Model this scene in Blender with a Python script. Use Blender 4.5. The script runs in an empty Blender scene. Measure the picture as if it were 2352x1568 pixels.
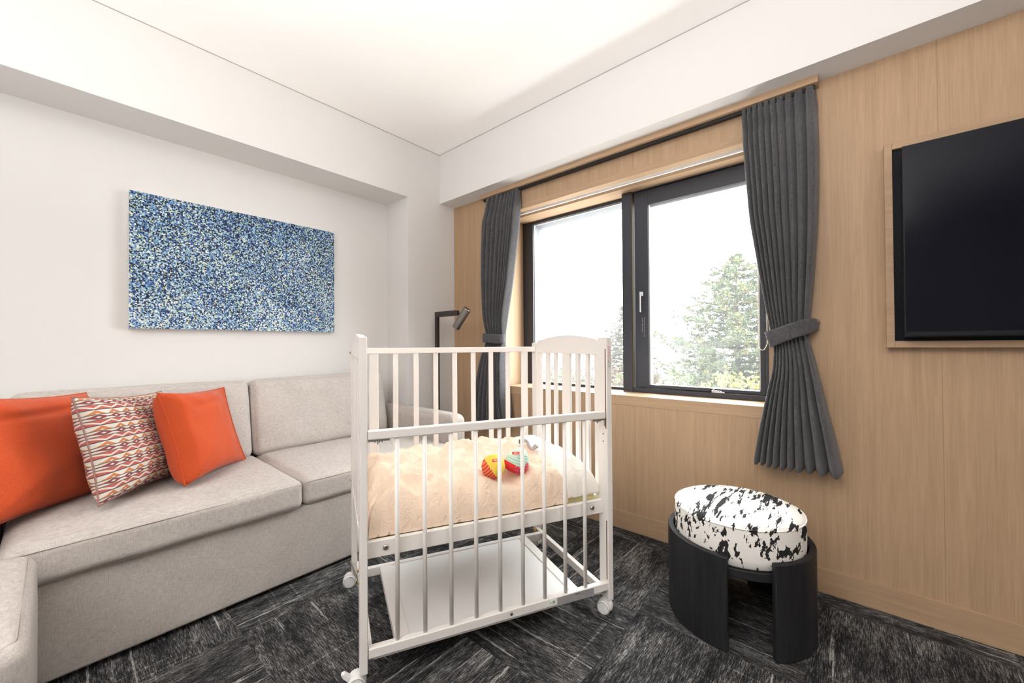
import bpy, bmesh, math, random
from mathutils import Vector, Matrix, noise as mnoise

random.seed(7)
S = bpy.context.scene
COL = S.collection
R = math.radians

# ------------------------------------------------------------------ camera
CAM_YAW, CAM_PITCH, CAM_ROLL = R(41.0076), R(0.5672), R(-0.3766)
cam_data = bpy.data.cameras.new('camera')
cam_data.sensor_width = 36.0
cam_data.lens = 911.572 / 2352 * 36.0
cam_data.clip_start = 0.05
cam_data.clip_end = 500
cam = bpy.data.objects.new('camera', cam_data)
COL.objects.link(cam)
_f = Vector((-math.sin(CAM_YAW) * math.cos(CAM_PITCH), math.cos(CAM_YAW) * math.cos(CAM_PITCH), math.sin(CAM_PITCH)))
_r = Vector((math.cos(CAM_YAW), math.sin(CAM_YAW), 0))
_u = _r.cross(_f)
_r2 = _r * math.cos(CAM_ROLL) + _u * math.sin(CAM_ROLL)
_u2 = -_r * math.sin(CAM_ROLL) + _u * math.cos(CAM_ROLL)
cam.matrix_world = Matrix(((_r2.x, _u2.x, -_f.x, 0), (_r2.y, _u2.y, -_f.y, 0), (_r2.z, _u2.z, -_f.z, 1.0), (0, 0, 0, 1)))
S.camera = cam

# ------------------------------------------------------------------ view, sky and lights
S.view_settings.view_transform = 'Standard'
S.view_settings.look = 'None'
S.view_settings.exposure = 0.17
S.view_settings.gamma = 1.0
S.view_settings.use_curve_mapping = False
S.cycles.max_bounces = 10
S.cycles.diffuse_bounces = 7
S.cycles.glossy_bounces = 4
S.cycles.transparent_max_bounces = 16
S.cycles.sample_clamp_indirect = 8.0
S.cycles.caustics_reflective = False
S.cycles.caustics_refractive = False

world = bpy.data.worlds.new('overcast_sky')
S.world = world
world.use_nodes = True
wn = world.node_tree.nodes
wn['Background'].inputs['Color'].default_value = (0.97, 0.985, 1.0, 1)
wn['Background'].inputs['Strength'].default_value = 17.0


def area(name, loc, target, sx, sy, watts, color):
    d = bpy.data.lights.new(name, 'AREA')
    d.shape = 'RECTANGLE'
    d.size, d.size_y = sx, sy
    d.energy = watts
    d.color = color
    o = bpy.data.objects.new(name, d)
    COL.objects.link(o)
    o.location = loc
    o.rotation_euler = (Vector(target) - Vector(loc)).to_track_quat('-Z', 'Y').to_euler()
    return o


# added fill lights behind the camera, and a lamp by the right hand wall
area('overhead_fill', (-0.5, -1.35, 2.40), (-0.6, -1.0, 0.0), 1.6, 1.6, 46, (1.0, 0.975, 0.95))  # unseen fill light added to brighten the room
area('ceiling_bounce_fill', (-0.10, -0.90, 1.0), (-0.30, -0.50, 2.43), 0.8, 0.8, 72, (1.0, 0.985, 0.97)).data.spread = R(132)  # unseen upward fill added to brighten the ceiling, no real flash
area('corner_lamp', (1.75, 0.35, 2.30), (0.6, 1.6, 1.6), 0.6, 0.6, 10, (1.0, 0.92, 0.82))
portal = area('window_daylight_portal', (-1.07, 2.50, 1.31), (-1.07, 0.0, 1.31), 1.6, 1.2, 1, (1, 1, 1))
portal.data.cycles.is_portal = True

# ------------------------------------------------------------------ node helpers


class NT:
    def __init__(self, name):
        self.m = bpy.data.materials.new(name)
        self.m.use_nodes = True
        self.t = self.m.node_tree
        self.bsdf = self.t.nodes['Principled BSDF']
        self.out = self.t.nodes['Material Output']

    def n(self, typ, **kw):
        nd = self.t.nodes.new(typ)
        for k, v in kw.items():
            setattr(nd, k, v)
        return nd

    def l(self, a, b):
        self.t.links.new(a, b)

    def put(self, sock, v):
        if hasattr(v, 'is_output') or isinstance(v, bpy.types.NodeSocket):
            self.l(v, sock)
        else:
            sock.default_value = v

    def math(self, op, a, b=None, c=None, clamp=False):
        nd = self.n('ShaderNodeMath', operation=op)
        nd.use_clamp = clamp
        for i, v in enumerate((a, b, c)):
            if v is not None:
                self.put(nd.inputs[i], v)
        return nd.outputs[0]

    def coord(self, which='Object'):
        return self.n('ShaderNodeTexCoord').outputs[which]

    def mapping(self, vec, scale=(1, 1, 1), rot=(0, 0, 0), loc=(0, 0, 0)):
        nd = self.n('ShaderNodeMapping')
        self.l(vec, nd.inputs['Vector'])
        nd.inputs['Scale'].default_value = scale
        nd.inputs['Rotation'].default_value = rot
        nd.inputs['Location'].default_value = loc
        return nd.outputs[0]

    def noise(self, vec, scale=5, detail=2, rough=0.5, dist=0.0):
        nd = self.n('ShaderNodeTexNoise')
        self.l(vec, nd.inputs['Vector'])
        nd.inputs['Scale'].default_value = scale
        nd.inputs['Detail'].default_value = detail
        nd.inputs['Roughness'].default_value = rough
        nd.inputs['Distortion'].default_value = dist
        return nd.outputs['Fac']

    def ramp(self, fac, stops, interp='LINEAR'):
        nd = self.n('ShaderNodeValToRGB')
        cr = nd.color_ramp
        cr.interpolation = interp
        while len(cr.elements) < len(stops):
            cr.elements.new(0.5)
        for e, (p, c) in zip(cr.elements, stops):
            e.position = p
            e.color = (*c, 1) if len(c) == 3 else c
        self.put(nd.inputs[0], fac)
        return nd.outputs[0]

    def mix(self, fac, a, b, typ='MIX'):
        nd = self.n('ShaderNodeMix', data_type='RGBA', blend_type=typ)
        self.put(nd.inputs[0], fac)
        for s, v in ((nd.inputs[6], a), (nd.inputs[7], b)):
            self.put(s, (*v, 1) if isinstance(v, tuple) and len(v) == 3 else v)
        return nd.outputs[2]

    def bump(self, h, strength=0.2, dist=0.002):
        nd = self.n('ShaderNodeBump')
        nd.inputs['Strength'].default_value = strength
        nd.inputs['Distance'].default_value = dist
        self.l(h, nd.inputs['Height'])
        self.l(nd.outputs[0], self.bsdf.inputs['Normal'])

    def set(self, color=None, rough=0.6, metal=0.0, spec=0.5, sheen=0.0):
        b = self.bsdf
        if color is not None:
            self.put(b.inputs['Base Color'], (*color, 1) if isinstance(color, tuple) and len(color) == 3 else color)
        b.inputs['Roughness'].default_value = rough
        b.inputs['Metallic'].default_value = metal
        b.inputs['Specular IOR Level'].default_value = spec
        if sheen:
            b.inputs['Sheen Weight'].default_value = sheen
            b.inputs['Sheen Roughness'].default_value = 0.5
        return self.m


def plain(name, color, rough=0.5, metal=0.0, spec=0.5, vary=0.04):
    k = NT(name)
    n = k.noise(k.coord(), 30, 3)
    c = k.mix(n, tuple(x * (1 - vary) for x in color), tuple(min(1, x * (1 + vary)) for x in color))
    return k.set(c, rough, metal, spec)


M = {}


def mat_paint():
    k = NT('wall_paint')
    n = k.noise(k.coord(), 220, 3, 0.6)
    k.bump(n, 0.06, 0.0008)
    return k.set((0.70, 0.686, 0.673), 0.75, spec=0.25)


def mat_wood(name, grain='z', base=(0.45, 0.305, 0.192), dark=(0.37, 0.243, 0.146), joints=None):
    k = NT(name)
    co = k.coord()
    sc = {'z': (1, 1, .03), 'x': (.03, 1, 1), 'y': (1, .03, 1)}[grain]
    v = k.mapping(co, sc)
    a = k.noise(v, 34, 4, 0.6, 0.6)
    b = k.noise(v, 240, 2, 0.6)
    f = k.math('ADD', k.math('MULTIPLY', a, 0.55), k.math('MULTIPLY', b, 0.45))
    c = k.ramp(f, [(0.36, dark), (0.62, base)])
    if joints:
        sep = k.n('ShaderNodeSeparateXYZ')
        k.l(co, sep.inputs[0])
        x0, step = joints
        t = k.math('DIVIDE', k.math('SUBTRACT', sep.outputs[0], x0), step)
        w = k.math('ABSOLUTE', k.math('SUBTRACT', k.math('FRACT', k.math('ADD', t, 0.5)), 0.5))
        line = k.math('LESS_THAN', w, 0.0011 / step)
        c = k.mix(k.math('MULTIPLY', line, 0.4), c, (0.16, 0.10, 0.06))
    k.bump(f, 0.08, 0.001)
    return k.set(c, 0.5, spec=0.3)


def mat_carpet():
    k = NT('carpet_tiles')
    co = k.coord()
    sep = k.n('ShaderNodeSeparateXYZ')
    k.l(co, sep.inputs[0])
    x, y = sep.outputs[0], sep.outputs[1]
    T = 0.5
    cx = k.math('FLOOR', k.math('DIVIDE', k.math('ADD', x, 0.13), T))
    cy = k.math('FLOOR', k.math('DIVIDE', k.math('ADD', y, 0.07), T))
    par = k.math('FLOORED_MODULO', k.math('ADD', cx, cy), 2.0)
    inv = k.math('SUBTRACT', 1.0, par)
    across = k.math('ADD', k.math('MULTIPLY', x, par), k.math('MULTIPLY', y, inv))
    along = k.math('ADD', k.math('MULTIPLY', y, par), k.math('MULTIPLY', x, inv))
    off = k.math('ADD', k.math('MULTIPLY', cx, 7.31), k.math('MULTIPLY', cy, 3.77))

    def vec(sa, sl):
        c = k.n('ShaderNodeCombineXYZ')
        k.l(k.math('MULTIPLY', across, sa), c.inputs[0])
        k.l(k.math('MULTIPLY', along, sl), c.inputs[1])
        k.l(off, c.inputs[2])
        return c.outputs[0]
    thread = k.noise(vec(330, 34), 1.0, 2, 0.6)
    speck = k.noise(vec(420, 260), 1.0, 1, 0.5)
    worn = k.noise(vec(30, 6), 1.0, 4, 0.65)
    blot = k.noise(vec(6, 4), 1.0, 2, 0.5)
    line = k.noise(vec(62, 1.5), 1.0, 1, 0.4)
    cross = k.noise(vec(2.0, 66), 1.0, 1, 0.4)
    ln = k.math('GREATER_THAN', line, 0.69)
    cr = k.math('MULTIPLY', k.math('GREATER_THAN', cross, 0.715), 0.5)
    f = k.math('ADD', k.math('MULTIPLY', k.math('SUBTRACT', thread, 0.5), 2.0), k.math('MULTIPLY', k.math('SUBTRACT', worn, 0.5), 1.35))
    f = k.math('ADD', f, k.math('MULTIPLY', k.math('SUBTRACT', blot, 0.5), 0.8))
    f = k.math('ADD', f, k.math('MULTIPLY', k.math('SUBTRACT', speck, 0.5), 1.1))
    f = k.math('ADD', f, k.math('MULTIPLY', k.math('MAXIMUM', ln, cr), k.math('ADD', 0.22, k.math('MULTIPLY', thread, 0.6))))
    c = k.ramp(k.math('ADD', f, 0.33), [(0.0, (0.013, 0.013, 0.0145)), (0.35, (0.042, 0.041, 0.042)), (0.75, (0.155, 0.15, 0.146)), (1.0, (0.33, 0.32, 0.31))])
    k.bump(thread, 0.5, 0.003)
    return k.set(c, 0.95, spec=0.1)


def mat_weave(name, a, b, scale=420, rough=0.9, sheen=0.15, bump=0.25):
    k = NT(name)
    co = k.coord()
    w1 = k.noise(k.mapping(co, (1, 1, .12)), scale, 2, 0.6)
    w2 = k.noise(k.mapping(co, (.15, .15, 1)), scale, 2, 0.6)
    big = k.noise(co, 9, 3, 0.6)
    f = k.math('ADD', k.math('MULTIPLY', k.math('ADD', w1, w2), 0.42), k.math('MULTIPLY', big, 0.16))
    c = k.ramp(f, [(0.34, a), (0.66, b)])
    k.bump(f, bump, 0.0015)
    return k.set(c, rough, spec=0.2, sheen=sheen)


def mat_splash():
    k = NT('brush_stroke_fabric')
    co = k.coord()
    v = k.mapping(co, (58, 9, 30), (0.5, 0.25, 0.85))
    n = k.noise(v, 1.0, 4, 0.62, 0.25)
    m = k.noise(k.mapping(co, (13, 8, 11), (0, 0, .6)), 1.0, 2, 0.5)
    f = k.math('ADD', n, k.math('MULTIPLY', k.math('SUBTRACT', m, 0.5), 0.55))
    black = k.math('GREATER_THAN', f, 0.555)
    c = k.mix(black, (0.86, 0.83, 0.79), (0.022, 0.021, 0.022))
    w = k.noise(co, 500, 2)
    k.bump(w, 0.15, 0.001)
    return k.set(c, 0.8, spec=0.2)


def mat_painting():
    k = NT('dotted_paint')
    co = k.coord()

    def dots(scale, stops, loc):
        vo = k.n('ShaderNodeTexVoronoi')
        vo.inputs['Scale'].default_value = scale
        k.l(k.mapping(co, (1, 1, 1), (0, 0, 0), loc), vo.inputs['Vector'])
        s = k.n('ShaderNodeSeparateColor')
        k.l(vo.outputs['Color'], s.inputs[0])
        return s.outputs[0], vo.outputs['Distance']
    r1, d1 = dots(170, None, (0, 0, 0))
    r2, d2 = dots(120, None, (3, 1, 2))
    sep = k.n('ShaderNodeSeparateXYZ')
    k.l(co, sep.inputs[0])
    # tone drifts over the canvas: darker navy above, sky blue and green below
    drift = k.math('ADD', k.math('MULTIPLY', sep.outputs[2], -0.30), k.math('MULTIPLY', k.math('SUBTRACT', k.noise(co, 5, 3), 0.5), 0.5))
    f = k.math('ADD', k.math('ADD', r1, 0.06), drift, clamp=True)
    c = k.ramp(f, [(0.0, (0.006, 0.009, 0.026)), (0.20, (0.018, 0.035, 0.12)), (0.38, (0.055, 0.125, 0.33)), (0.56, (0.15, 0.28, 0.50)),
                   (0.72, (0.30, 0.46, 0.60)), (0.86, (0.42, 0.54, 0.50)), (0.96, (0.66, 0.70, 0.66))], 'CONSTANT')
    dot = k.math('MULTIPLY', k.math('GREATER_THAN', r2, 0.90), k.math('LESS_THAN', d2, 0.42))
    c = k.mix(dot, c, (0.70, 0.66, 0.18))
    dk = k.math('MULTIPLY', k.math('LESS_THAN', r2, 0.20), k.math('LESS_THAN', d2, 0.42))
    c = k.mix(dk, c, (0.012, 0.018, 0.05))
    gr = k.math('MULTIPLY', k.math('LESS_THAN', k.math('ABSOLUTE', k.math('SUBTRACT', r2, 0.5)), 0.07), k.math('LESS_THAN', d2, 0.4))
    c = k.mix(gr, c, (0.30, 0.50, 0.38))
    k.bump(d1, 0.3, 0.001)
    return k.set(c, 0.55, spec=0.3)


def mat_patterned():
    """woven rows of chain links and zigzags, set out on the cushion's own UV"""
    k = NT('chain_and_zigzag_weave')
    uv = k.coord('UV')
    sep = k.n('ShaderNodeSeparateXYZ')
    k.l(uv, sep.inputs[0])
    u, v = sep.outputs[0], sep.outputs[1]
    rows, cols = 6.6, 9.5
    rv = k.math('MULTIPLY', v, rows)
    t = k.math('FRACT', rv)                       # 0..1 through one repeat
    band = k.math('FLOOR', k.math('MULTIPLY', t, 3.0))
    bt = k.math('FRACT', k.math('MULTIPLY', t, 3.0))
    bu = k.math('FRACT', k.math('MULTIPLY', u, cols))
    tri = k.math('ABSOLUTE', k.math('SUBTRACT', k.math('MULTIPLY', bu, 2.0), 1.0))
    bc = k.math('ABSOLUTE', k.math('SUBTRACT', bt, 0.5))
    is0 = k.math('COMPARE', band, 0.0, 0.1)
    is1 = k.math('COMPARE', band, 1.0, 0.1)
    is2 = k.math('COMPARE', band, 2.0, 0.1)
    cream = (0.66, 0.61, 0.54)
    c = k.mix(0.0, cream, cream)
    # chain of links
    link = k.math('LESS_THAN', k.math('ADD', k.math('MULTIPLY', bc, 1.2), k.math('MULTIPLY', tri, 0.62)), 0.60)
    hole = k.math('LESS_THAN', k.math('ADD', k.math('MULTIPLY', bc, 1.6), k.math('MULTIPLY', tri, 1.0)), 0.26)
    bar = k.math('LESS_THAN', bc, 0.10)
    c = k.mix(k.math('MULTIPLY', is0, bar), c, (0.06, 0.045, 0.06))
    c = k.mix(k.math('MULTIPLY', is0, link), c, (0.20, 0.035, 0.045))
    c = k.mix(k.math('MULTIPLY', is0, hole), c, cream)
    # half moons
    moon = k.math('LESS_THAN', k.math('ADD', bt, k.math('MULTIPLY', tri, 0.9)), 0.86)
    inner = k.math('LESS_THAN', k.math('ADD', bt, k.math('MULTIPLY', tri, 1.1)), 0.34)
    c = k.mix(k.math('MULTIPLY', is1, moon), c, (0.52, 0.17, 0.05))
    c = k.mix(k.math('MULTIPLY', is1, inner), c, cream)
    # zigzag
    zz = k.math('ABSOLUTE', k.math('SUBTRACT', bt, k.math('ADD', 0.2, k.math('MULTIPLY', tri, 0.6))))
    red = k.math('GREATER_THAN', zz, 0.15)
    c = k.mix(k.math('MULTIPLY', is2, red), c, (0.46, 0.09, 0.07))
    # thin ruled lines between the bands
    edge = k.math('LESS_THAN', k.math('MINIMUM', bt, k.math('SUBTRACT', 1.0, bt)), 0.09)
    lc = k.mix(is0, (0.05, 0.05, 0.07), (0.27, 0.28, 0.22))
    c = k.mix(edge, c, lc)
    w = k.noise(k.mapping(uv, (1, 1, 1)), 180, 2)
    c = k.mix(k.math('MULTIPLY', w, 0.25), c, (0.3, 0.25, 0.22))
    k.bump(w, 0.3, 0.0015)
    return k.set(c, 0.9, spec=0.15)


def mat_glass():
    k = NT('window_glass')
    t = k.t
    tr = k.n('ShaderNodeBsdfTransparent')
    tr.inputs[0].default_value = (0.97, 0.985, 0.98, 1)
    gl = k.n('ShaderNodeBsdfGlossy')
    gl.inputs['Roughness'].default_value = 0.0
    gl.inputs['Color'].default_value = (1, 1, 1, 1)
    veil = k.n('ShaderNodeBsdfTranslucent')  # haze over the outside view, put into the glass as a translucent veil
    veil.inputs[0].default_value = (0.95, 0.97, 1.0, 1)
    lw = k.n('ShaderNodeLayerWeight')
    lw.inputs['Blend'].default_value = 0.5
    fr = k.math('ADD', 0.04, k.math('MULTIPLY', k.math('POWER', lw.outputs['Facing'], 5.0), 0.9))
    m0 = k.n('ShaderNodeMixShader')
    m0.inputs[0].default_value = 0.016
    k.l(tr.outputs[0], m0.inputs[1])
    k.l(veil.outputs[0], m0.inputs[2])
    m1 = k.n('ShaderNodeMixShader')
    k.l(fr, m1.inputs[0])
    k.l(m0.outputs[0], m1.inputs[1])
    k.l(gl.outputs[0], m1.inputs[2])
    k.l(m1.outputs[0], k.out.inputs[0])
    return k.m


def mat_cotton(name, a, b, bump=0.55):
    k = NT(name)
    co = k.coord()
    n = k.noise(co, 14, 4, 0.6, 0.8)
    r = k.noise(k.mapping(co, (1, 1, 1), (0.3, 0.2, 0.9)), 22, 3, 0.5, 1.2)
    ridge = k.math('ABSOLUTE', k.math('SUBTRACT', r, 0.5))
    w = k.noise(co, 600, 1)
    c = k.mix(n, a, b)
    k.bump(k.math('ADD', k.math('MULTIPLY', n, 0.7), k.math('ADD', k.math('MULTIPLY', ridge, -1.3), k.math('MULTIPLY', w, 0.02))), bump, 0.014)
    return k.set(c, 0.85, spec=0.15, sheen=0.1)


def mat_leaf(name, a, b):
    k = NT(name)
    n = k.noise(k.coord(), 2.2, 2)
    rnd = k.noise(k.coord(), 60, 1)
    c = k.mix(k.math('ADD', k.math('MULTIPLY', n, 0.6), k.math('MULTIPLY', rnd, 0.4)), a, b)
    tl = k.n('ShaderNodeBsdfTranslucent')
    k.l(c, tl.inputs[0])
    k.set(c, 0.7, spec=0.2)
    mx = k.n('ShaderNodeMixShader')
    mx.inputs[0].default_value = 0.3
    k.l(k.bsdf.outputs[0], mx.inputs[1])
    k.l(tl.outputs[0], mx.inputs[2])
    k.l(mx.outputs[0], k.out.inputs[0])
    return k.m


def mat_toy_stripes(name, a, b, scale, direction):
    k = NT(name)
    dp = k.n('ShaderNodeVectorMath', operation='DOT_PRODUCT')
    k.l(k.coord(), dp.inputs[0])
    dp.inputs[1].default_value = direction
    f = k.math('GREATER_THAN', k.math('FRACT', k.math('MULTIPLY', dp.outputs['Value'], scale)), 0.5)
    w = k.noise(k.coord(), 800, 1)
    k.bump(w, 0.2, 0.0006)
    return k.set(k.mix(f, a, b), 0.85, spec=0.15)


def mat_toy_dots(name, a, b):
    k = NT(name)
    vo = k.n('ShaderNodeTexVoronoi')
    vo.inputs['Scale'].default_value = 170
    k.l(k.coord(), vo.inputs['Vector'])
    f = k.math('LESS_THAN', vo.outputs['Distance'], 0.33)
    return k.set(k.mix(f, a, b), 0.85, spec=0.15)


M['paint'] = mat_paint()
M['ceiling'] = plain('ceiling_paint', (0.945, 0.93, 0.915), 0.8, spec=0.2, vary=0.008)
M['wood'] = mat_wood('oak_veneer_upright', 'z', joints=(-0.338, 0.561))
M['wood_x'] = mat_wood('oak_lengthwise', 'x')
M['wood_y'] = mat_wood('oak_crosswise', 'y')
M['carpet'] = mat_carpet()
M['sofa'] = mat_weave('greige_linen_weave', (0.345, 0.308, 0.28), (0.56, 0.518, 0.482))
M['seam'] = plain('greige_seam', (0.42, 0.375, 0.335), 0.9, spec=0.1)
M['orange'] = mat_weave('burnt_orange_velvet', (0.43, 0.054, 0.013), (0.55, 0.084, 0.022), 700, 0.85, 0.12, 0.12)
M['pattern'] = mat_patterned()
M['pattern_edge'] = plain('maroon_stitching', (0.30, 0.16, 0.14), 0.9, spec=0.1)
M['dots'] = mat_painting()
M['canvas'] = plain('white_canvas', (0.78, 0.75, 0.72), 0.8)
M['crib'] = plain('white_crib_enamel', (0.82, 0.785, 0.75), 0.38, vary=0.015)
M['crib_panel'] = plain('white_shelf_board', (0.83, 0.82, 0.81), 0.5, vary=0.01)
M['slot'] = plain('bare_wood_groove', (0.16, 0.09, 0.06), 0.8)
M['peach'] = mat_cotton('peach_cotton', (0.79, 0.60, 0.45), (0.85, 0.71, 0.58))
M['white_cotton'] = mat_cotton('cream_white_cotton', (0.86, 0.81, 0.74), (0.90, 0.87, 0.82), 0.35)
M['mattress'] = mat_cotton('pale_yellow_ticking', (0.74, 0.66, 0.36), (0.80, 0.73, 0.46), 0.1)
M['curtain'] = mat_weave('charcoal_wool_weave', (0.030, 0.029, 0.033), (0.125, 0.12, 0.128), 520, 0.92, 0.2, 0.3)
M['black_alu'] = plain('black_anodised_aluminium', (0.038, 0.041, 0.052), 0.38, 0.3, 0.5)
M['silver'] = plain('satin_silver_metal', (0.62, 0.62, 0.62), 0.28, 1.0)
M['gasket'] = plain('pale_glazing_gasket', (0.55, 0.54, 0.52), 0.5)
M['glass'] = mat_glass()
M['outer_wall'] = plain('outside_render', (0.095, 0.102, 0.115), 0.8)
M['white_plastic'] = plain('white_plastic', (0.82, 0.81, 0.80), 0.4)
M['grey_line'] = plain('grey_plastic', (0.16, 0.155, 0.15), 0.5)
M['crease_shade'] = plain('ceiling_crease_shade', (0.42, 0.40, 0.38), 0.8)  # shade of the ceiling crease as a grey colour
M['bolt'] = plain('steel_bolt', (0.45, 0.42, 0.38), 0.3, 1.0)
M['brass'] = plain('brass_nut', (0.55, 0.36, 0.12), 0.35, 1.0)
M['tv_screen'] = plain('tv_glass', (0.004, 0.004, 0.009), 0.16, 0.0, 0.12)
M['tv_case'] = plain('tv_casing', (0.010, 0.010, 0.014), 0.35, 0.0, 0.2)
M['tv_back'] = plain('black_backing_board', (0.006, 0.006, 0.010), 0.45, 0.0, 0.12)
M['blackwood'] = mat_wood('black_stained_ash', 'z', (0.022, 0.022, 0.025), (0.009, 0.009, 0.011))
M['splash'] = mat_splash()
M['lamp'] = plain('dark_bronze_lacquer', (0.055, 0.05, 0.046), 0.42, 0.6)
M['lamp_head'] = plain('gunmetal', (0.30, 0.29, 0.275), 0.32, 1.0)
M['black'] = plain('matt_black', (0.008, 0.008, 0.009), 0.6)
M['bark'] = plain('pine_bark', (0.03, 0.024, 0.019), 0.9, vary=0.3)
M['pine'] = mat_leaf('pine_needles', (0.040, 0.056, 0.031), (0.086, 0.102, 0.058))
M['pine_warm'] = mat_leaf('yellow_green_pine_needles', (0.068, 0.076, 0.026), (0.13, 0.12, 0.045))  # yellower needle colour mixed into the pines
M['spruce'] = mat_leaf('spruce_needles', (0.038, 0.050, 0.031), (0.080, 0.080, 0.054))
M['brush'] = mat_leaf('autumn_brush', (0.050, 0.036, 0.026), (0.090, 0.068, 0.050))
M['brush_green'] = mat_leaf('green_brush', (0.040, 0.052, 0.021), (0.082, 0.09, 0.038))
M['brush_gold'] = mat_leaf('golden_leaves', (0.10, 0.082, 0.022), (0.15, 0.125, 0.042))
M['ground'] = plain('hillside_grass', (0.40, 0.38, 0.34), 0.95, vary=0.3)
M['red_tag'] = plain('red_tag', (0.75, 0.06, 0.05), 0.7)
M['white_ink'] = plain('white_print', (0.85, 0.84, 0.82), 0.6)
M['red_ink'] = plain('red_print', (0.55, 0.08, 0.07), 0.6)
M['black_ink'] = plain('black_print', (0.10, 0.09, 0.09), 0.6)
M['label_silver'] = plain('silver_label', (0.46, 0.45, 0.45), 0.35, 0.4)
M['label_green'] = plain('green_mark', (0.25, 0.42, 0.27), 0.6)
M['toy_yellow'] = plain('yellow_towelling', (0.86, 0.60, 0.10), 0.9, spec=0.1)
M['toy_orange'] = mat_toy_stripes('orange_red_stripes', (0.85, 0.22, 0.08), (0.55, 0.06, 0.04), 105, (0.53, 0.46, -0.71))
M['toy_mint'] = mat_toy_stripes('mint_stripes', (0.56, 0.76, 0.62), (0.36, 0.58, 0.50), 120, (0.2, 0.15, 0.95))
M['toy_mint_plain'] = plain('mint_cloth', (0.62, 0.78, 0.69), 0.9, spec=0.1)
M['toy_red'] = plain('red_cloth', (0.74, 0.05, 0.05), 0.9, spec=0.1)
M['toy_pinkdots'] = mat_toy_dots('red_pink_dotted_cloth', (0.66, 0.06, 0.10), (0.85, 0.45, 0.50))
M['toy_pink'] = plain('pink_plush', (0.88, 0.42, 0.45), 0.95, spec=0.1)
M['grey_cloth'] = plain('grey_cloth', (0.44, 0.42, 0.41), 0.9, spec=0.1)
M['bead'] = plain('ivory_bead', (0.85, 0.83, 0.78), 0.35)

# ------------------------------------------------------------------ mesh helpers


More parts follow.
